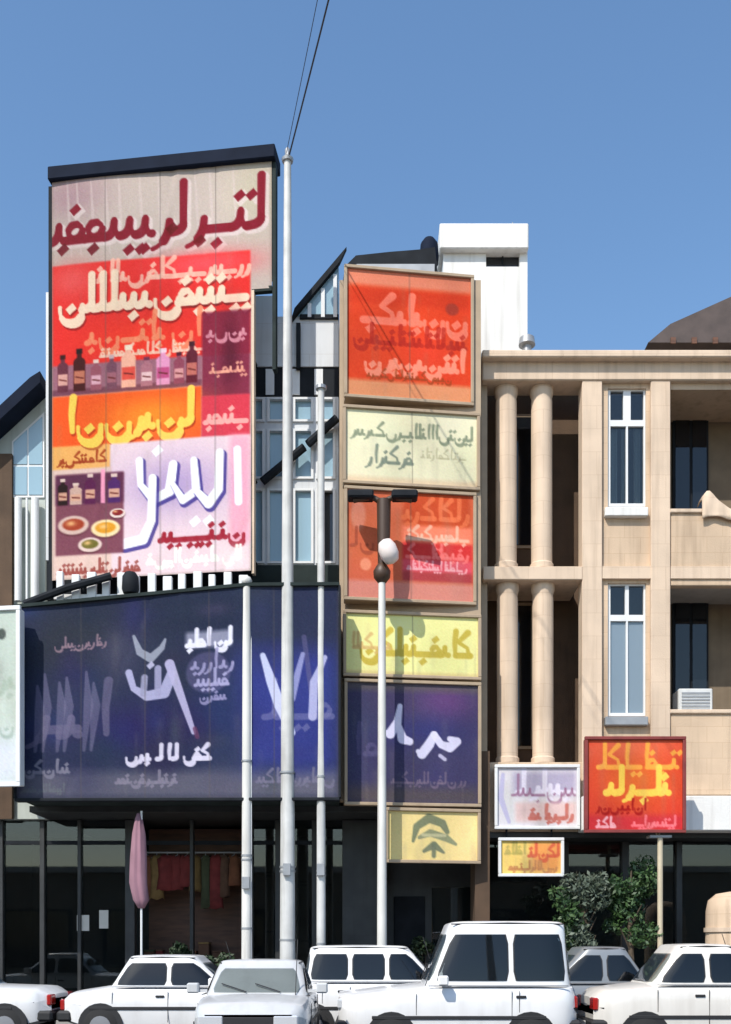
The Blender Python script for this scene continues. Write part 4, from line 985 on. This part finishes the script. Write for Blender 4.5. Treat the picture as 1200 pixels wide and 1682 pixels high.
def clumps_of(seed, n, cx, cz, w_, h_, d_, r0, r1):
    rg = random.Random(seed); out = []
    for _ in range(n):
        r_ = rg.uniform(r0, r1); out.append((cx + rg.uniform(-w_, w_), rg.uniform(-d_, d_), cz + rg.uniform(-h_, h_), r_, r_, r_ * rg.uniform(.7, 1.1)))
    return out
TYY = 19.35
def tree(label, px, top, bot, halfw, seed, m, name='street_tree'):
    t = thing(name, label, 'tree' if name == 'street_tree' else 'shrub', (X(px, TYY), TYY, .125))
    zt, zb = Z(top, TYY) - .125, Z(bot, TYY) - .125
    w_ = halfw / F * TYY; cz = (zt + zb) / 2
    bm = B(); tube(bm, [(0, 0, 0), (.03, .02, cz * .5), (-.02, 0, cz), (.02, 0, zt - .25)], [.07, .055, .04, .015], 8)
    rg = random.Random(seed)
    for k in range(7):
        a = rg.uniform(0, 6.28); z_ = cz * rg.uniform(.6, 1.1)
        tube(bm, [(0, 0, z_), (math.cos(a) * w_ * .7, math.sin(a) * w_ * .5, z_ + .4)], [.025, .008], 5)
    obj('trunk', bm, M['trunk'], t, True)
    foliage('crown', clumps_of(seed, 16, 0, cz, w_ * .75, (zt - zb) / 2 * .78, w_ * .5, .16, .34), 900, .055, m, t, seed)
    return t
tree('dense dark green street tree between red sign post and white van', 1035, 1408, 1572, 40, 3, M['leaf'])
tree('slender grey green shrub left of the dense street tree', 962, 1436, 1590, 26, 5, M['leafgrey'], 'tall_shrub')
tree('small dark green shrub under the cream hanging sign', 928, 1452, 1590, 16, 8, M['leaf'], 'tall_shrub')

M['leafdark'] = leaf_mat('leaf_dark', (.015, .035, .014), (.035, .06, .025))
for px, Yp, hh, lab in ((292, 20.6, 1.0, 'tallest potted plant in front of the brown shop bays'), (336, 20.7, .75, 'low potted plant in front of the brown shop, right of a taller one'), (372, 20.6, .9, 'potted plant by the shop pier just left of the white flagpole'), (690, 21.6, 1.25, 'potted plant by the dark entry below the emblem sign')):
    t = thing('potted_plant', lab, 'plant', (X(px, Yp), Yp, .126))
    bm = B(); lathe(bm, [(.13, 0), (.19, .36), (.21, .37), (.21, .42), (.17, .42), (.16, .38)], 14); obj('pot', bm, M['concrete'], t, True)
    bm = B()
    for q in range(5): tube(bm, [(0, 0, .38), (.12 * math.cos(q * 1.26), .12 * math.sin(q * 1.26), .4 + hh * .7)], [.012, .005], 5)
    obj('stem', bm, M['trunk'], t)
    foliage('leaves', clumps_of(px, 8, 0, .45 + hh * .62, .2, hh * .35, .2, .12, .22), 800, .06, M['leafdark'], t, px)
# beige rounded stone corner at the right edge
t = thing('stone_bollard', 'thick beige rounded stone pier at the right edge of the photo', 'pier', (X(1200, 18.95), 18.95, .125))
bm = B(); lathe(bm, [(.52, 0), (.52, .1), (.46, .14), (.44, 2.1), (.40, 2.3), (.26, 2.42), (.02, 2.46)], 24); obj('pier_body', bm, M['stone'], t, True)
bm = B(); lathe(bm, [(.475, 0), (.475, .08)], 24, (0, 0, 1.72)); obj('pier_band', bm, M['stone_pale'], t, True)

#==================================================================== CARS
def car(label, px, Y, yaw, L, Wd, Ht, belt, paint, gh, roofx, hood, trunk_, mid=None, nose=.75, slab=False, group='cars parked along the kerb', ox=0.0):
    """gh = (windscreen foot, rear window foot) and roofx = (roof front, roof rear), metres from the centre, +x is the nose"""
    t = thing('parked_car', label, 'car', (X(px, Y) + ox, Y, 0), yaw, group)
    hw, hl = Wd / 2, L / 2
    # --- lower body, lofted along x
    N = 40; sec = []
    bm = B()
    for i in range(N + 1):
        u = -1 + 2 * i / N; u = math.copysign(abs(u) ** .8, u); x_ = u * hl
        w_ = hw * (1 - abs(u) ** (14 if slab else 8)) ** (1 / 5.0) if abs(u) < 1 else 0
        w_ = max(w_, hw * .72)
        if x_ > gh[0]:
            s_ = (x_ - gh[0]) / max(.01, hl - gh[0]); zt = belt + (hood - belt) * s_ ** 1.3 - (.16 * max(0, s_ - .75) / .25 if not slab else .05 * s_)
        elif x_ < gh[1]:
            s_ = (gh[1] - x_) / max(.01, hl + gh[1]); zt = belt + (trunk_ - belt) * min(1, s_ * 1.2) - .12 * max(0, s_ - .8) / .2
        else: zt = belt
        zb = .27 + .10 * max(0, abs(u) - .8) / .2
        pts = [(0, zb), (w_ * .8, zb), (w_ * .95, zb + .05), (w_ * .985, zb + .2), (w_, zb + .36), (w_ * .995, zt - .22), (w_ * .975, zt - .09), (w_ * .93, zt - .025), (w_ * .82, zt), (w_ * .4, zt + .02), (0, zt + .025)]
        pts = pts + [(-a, b) for a, b in pts[-2:0:-1]]
        sec.append([bm.verts.new((x_, a, b)) for a, b in pts])
    n = len(sec[0])
    for a, b in zip(sec, sec[1:]):
        for k in range(n): bm.faces.new((a[k], a[(k + 1) % n], b[(k + 1) % n], b[k]))
    bm.faces.new(sec[0]); bm.faces.new(sec[-1])
    obj('body', bm, paint, t, True)
    # --- greenhouse
    wb, wr = hw * .93, hw * .76; zb0, zr = belt - .01, Ht - .05
    def xf(v): return gh[0] + (roofx[0] - gh[0]) * v
    def xr(v): return gh[1] + (roofx[1] - gh[1]) * v
    def hwv(v): return wb + (wr - wb) * (v ** 1.25)
    PW = 7.0
    def side(x_, v, sgn, off=0.0):
        c0, a0 = (xf(v) + xr(v)) / 2, (xf(v) - xr(v)) / 2
        k = min(.9999, abs((x_ - c0) / a0)); y_ = hwv(v) * (1 - k ** PW) ** (1 / PW)
        return Vector((x_, sgn * (y_ + off), zb0 + (zr - zb0) * v + off * .2))
    def end(y_, v, sgn, off=0.0):
        c0, a0 = (xf(v) + xr(v)) / 2, (xf(v) - xr(v)) / 2
        k = min(.9999, abs(y_ / hwv(v))); x_ = a0 * (1 - k ** PW) ** (1 / PW)
        return Vector((c0 + sgn * (x_ + off), y_, zb0 + (zr - zb0) * v + off * .5))
    bm = B(); rings = []; NA = 64
    for j in range(9):
        v = j / 8; c0, a0, b0 = (xf(v) + xr(v)) / 2, (xf(v) - xr(v)) / 2, hwv(v); z_ = zb0 + (zr - zb0) * v
        rings.append((c0, a0, b0, z_))
    c0, a0, b0, z_ = rings[-1]
    for k_, dz in ((.975, .022), (.92, .038), (.8, .048), (.5, .056), (.15, .06)): rings.append((c0, a0 * k_ if k_ > .9 else a0 * k_, b0 * k_, z_ + dz))
    vr = []
    for c0, a0, b0, z_ in rings:
        r_ = []
        for k in range(NA):
            th = 2 * math.pi * k / NA; ct, st_ = math.cos(th), math.sin(th)
            r_.append(bm.verts.new((c0 + a0 * math.copysign(abs(ct) ** (2 / PW), ct), b0 * math.copysign(abs(st_) ** (2 / PW), st_), z_)))
        vr.append(r_)
    for a, b in zip(vr, vr[1:]):
        for k in range(NA): bm.faces.new((a[k], a[(k + 1) % NA], b[(k + 1) % NA], b[k]))
    bm.faces.new(vr[-1])
    obj('cabin', bm, paint, t, 'all')
    v0, v1 = .1, .84
    def patch(fn, f0, f1, off, nu=10, nv=5):
        bm = B(); g = []
        for j in range(nv + 1):
            v = v0 + (v1 - v0) * j / nv; a, b = f0(v), f1(v)
            ins = .03 if j in (0, nv) else 0
            g.append([bm.verts.new(fn(a + ins + (b - a - 2 * ins) * i / nu, v, off)) for i in range(nu + 1)])
        for a, b in zip(g, g[1:]):
            for i in range(nu): bm.faces.new((a[i], a[i + 1], b[i + 1], b[i]))
        return bm
    edges = mid if mid else [(roofx[0] + gh[0]) / 2 * .0 + .0]
    pil = .05
    bounds = [None] + list(edges) + [None]
    for sgn in (-1, 1):
        for q in range(len(bounds) - 1):
            lo, hi = bounds[q], bounds[q + 1]       # from the rear forwards
            f0 = (lambda v, lo=lo: xr(v) + .12) if lo is None else (lambda v, lo=lo: lo + pil)
            f1 = (lambda v, hi=hi: xf(v) - .13) if hi is None else (lambda v, hi=hi: hi - pil)
            seal = patch(lambda x_, v, off, s=sgn: side(x_, v, s, off), lambda v, f=f0: f(v) - .018, lambda v, f=f1: f(v) + .018, .004)
            so_ = obj('window_seal', seal, M['carblack'], t, 'all')
            obj('side_window', patch(lambda x_, v, off, s=sgn: side(x_, v, s, off), f0, f1, .010), M['carglass'], so_, 'all')
    for sgn, nm in ((1, 'windscreen'), (-1, 'rear_window')):
        obj(nm, patch(lambda y_, v, off, s=sgn: end(y_, v, s, off), lambda v: -hwv(v) + .1, lambda v: hwv(v) - .1, .008, 14, 6), M['carglass'], t, 'all')
    bm = B(); cx_ = (gh[0] + gh[1]) / 2; box(bm, gh[1] + .1, gh[0] - .1, -hw * .8, hw * .8, belt - .35, belt - .33)
    obj('cabin_floor', bm, M['carblack'], t)
    for (xs2, ys2) in ((cx_ + .12, -.36), (cx_ + .12, .36), (cx_ - .62, -.36), (cx_ - .62, .36)):
        if xs2 < gh[1] + .25: continue
        bm = B(); box(bm, xs2 - .08, xs2 + .06, ys2 - .23, ys2 + .23, belt - .33, belt + .18, .04); st2 = obj('seat', bm, M['seat'], t)
        bm = B(); box(bm, xs2 - .07, xs2 + .02, ys2 - .13, ys2 + .13, belt + .2, belt + .36, .03); obj('headrest', bm, M['seat'], st2)
    bm = B(); tube(bm, [(gh[0] - .02, hw * .7, belt), (gh[0] - .25, hw * .72, belt + .75)], .006, 5); obj('aerial', bm, M['carblack'], t)
    # --- trim
    ys = hw * 1.0
    for sgn in (-1, 1):
        bm = B(); box(bm, -hl * .72, hl * .72, sgn * ys - .012, sgn * ys + .012, .56, .61, .005); obj('side_moulding', bm, M['carblack'], t)
        for q, e in enumerate(edges):
            bm = B(); box(bm, e - .2, e - .06, sgn * (hw * .99) - .018, sgn * (hw * .99) + .018, belt - .16, belt - .125, .006); obj('door_handle', bm, M['carblack'], t)
            bm = B(); box(bm, e - .004, e + .004, sgn * (ys - .004) - .006, sgn * (ys - .004) + .006, .36, belt - .06); obj('door_seam', bm, M['carblack'], t)
        bm = B(); box(bm, gh[0] - .32, gh[0] - .18, sgn * (hw + .12) - .08, sgn * (hw + .12) + .08, belt + .02, belt + .16, .02); box(bm, gh[0] - .27, gh[0] - .23, min(sgn * hw * .9, sgn * (hw + .05)), max(sgn * hw * .9, sgn * (hw + .05)), belt + .03, belt + .07); obj('mirror', bm, paint, t)
        bm = B(); box(bm, hl - .07, hl + .012, sgn * hw * .62 - .16, sgn * hw * .62 + .16, hood - .24, hood - .10, .02); obj('headlight', bm, M['lamp'], t)
        bm = B(); box(bm, -hl - .012, -hl + .07, sgn * hw * .62 - .13, sgn * hw * .62 + .13, trunk_ - .28, trunk_ - .1, .02); obj('tail_light', bm, M['redlamp'], t)
        for x_ in (hl - nose, -hl + nose * .92):
            y0 = sgn * (hw - .09)
            arch = B(); tube(arch, [(x_, sgn * (hw * .9), .31), (x_, sgn * (hw + .004), .31)], .36, 24); obj('wheel_arch', arch, M['carblack'], t)
            wh = B(); tube(wh, [(x_, y0 - sgn * .08, .29), (x_, y0 - sgn * .07 + sgn * .01, .29), (x_, y0 + sgn * .09, .29), (x_, y0 + sgn * .105, .29)], [.27, .29, .29, .265], 24); tyre = obj('wheel', wh, M['tyre'], t, True)
            rm = B(); tube(rm, [(x_, y0 + sgn * .09, .29), (x_, y0 + sgn * .112, .29), (x_, y0 + sgn * .118, .29)], [.18, .17, .06], 20); obj('rim', rm, M['rim'], tyre, True)
    for sgn, nm in ((1, 'front_bumper'), (-1, 'rear_bumper')):
        bm = B(); box(bm, min(sgn * (hl - .2), sgn * (hl + .05)), max(sgn * (hl - .2), sgn * (hl + .05)), -hw * .9, hw * .9, .36, .54, .04); obj(nm, bm, M['carblack'], t)
        bm = B(); xa_ = sgn * (hl + .052); box(bm, min(xa_, xa_ + sgn * .008), max(xa_, xa_ + sgn * .008), -.25, .25, .40, .50); obj('number_plate', bm, M['plate'], t)
    for sgn in (-1, 1):
        for xe_, (zb_, zt_) in ((gh[0] + .12, (.62, belt - .1)), (max(gh[1] + .1, -hl + nose + .1), (.66, belt - .06))):
            bm = B(); box(bm, xe_ - .004, xe_ + .004, sgn * (ys - .003) - .005, sgn * (ys - .003) + .005, zb_, zt_); obj('panel_gap', bm, M['carblack'], t)
        bm = B(); tube(bm, [(roofx[0] - .03, sgn * (wr - .03), Ht - .045), ((roofx[0] + roofx[1]) / 2, sgn * (wr + .0), Ht - .03), (roofx[1] + .05, sgn * (wr - .03), Ht - .045)], .011, 6); obj('roof_gutter', bm, M['carblack'], t)
        bm = B(); box(bm, min(sgn * hw * .93, sgn * (hw * .93 + .02)), max(sgn * hw * .93, sgn * (hw * .93 + .02)), 0, .01, belt, belt + .01); bm.free()
        bm = B(); box(bm, gh[1] + .1, gh[0] - .05, sgn * hw * .955 - .009, sgn * hw * .955 + .009, belt + .002, belt + .018); obj('window_trim', bm, M['rim'], t)
        bm = B(); p0 = end(sgn * hw * .3 + .1, .1, 1, .025); p1 = end(sgn * hw * .3 - .35 + .1, .34, 1, .03); tube(bm, [p0, p1], .008, 5); obj('wiper', bm, M['carblack'], t)
    bm = B(); p0 = end(-.25, .12, -1, .014); p1 = end(.25, .12, -1, .014); tube(bm, [p0, p1], .01, 5); obj('rear_window_trim', bm, M['rim'], t)
    bm = B(); box(bm, -hl - .006, -hl + .02, -.12, .12, trunk_ - .24, trunk_ - .2, .004); obj('boot_handle', bm, M['rim'], t)
    bm = B(); box(bm, hl - .03, hl + .008, -hw * .42, hw * .42, hood - .25, hood - .12, .01); obj('grille', bm, M['carblack'], t)
    return t
YKr, YMr = 17.5, 15.4
PI = math.pi
car('white hatchback with rounded roof before the brown shop', 292, YKr, 0, 3.6, 1.6, 1.44, .92, M['carwhite'], (.98, -1.02), (.42, -.72), .78, .82, [-.02])
car('boxy white minivan seen between the poles, left of the tall van', 600, YKr, 0, 3.3, 1.5, 1.60, 1.0, M['carwhite'], (1.15, -1.12), (.62, -1.02), .9, .95, [-.35, .25], slab=True, ox=.1)
car('silver dome roofed hatchback half hidden behind the tall white van', 978, YKr, PI, 3.5, 1.55, 1.58, .98, M['carsilver'], (.95, -.78), (.35, -.4), .84, .9, [.0])
car('pale grey small car facing the viewer between hatchback and minivan', 430, 14.75, -PI / 2, 3.5, 1.52, 1.40, .93, M['carpale'], (.85, -.85), (.3, -.4), .82, .9, [.0])
car('white saloon tail at the lower left corner of the photo', -98, YKr, PI, 4.1, 1.6, 1.42, .93, M['carwhite'], (.85, -.95), (.3, -.45), .82, .9, [.0])
car('tall white van with high roof and dark windows, largest vehicle', 745, YMr, PI, 3.4, 1.72, 1.95, 1.02, M['carwhite'], (.48, -1.64), (.12, -1.56), .94, .98, [-.745], slab=True)
car('ivory white hatchback at the right beside the beige pier', 1130, YMr, 0, 3.3, 1.5, 1.62, 1.03, M['carivory'], (.82, -.88), (.38, -.45), .9, .95, [-.05], ox=.12)
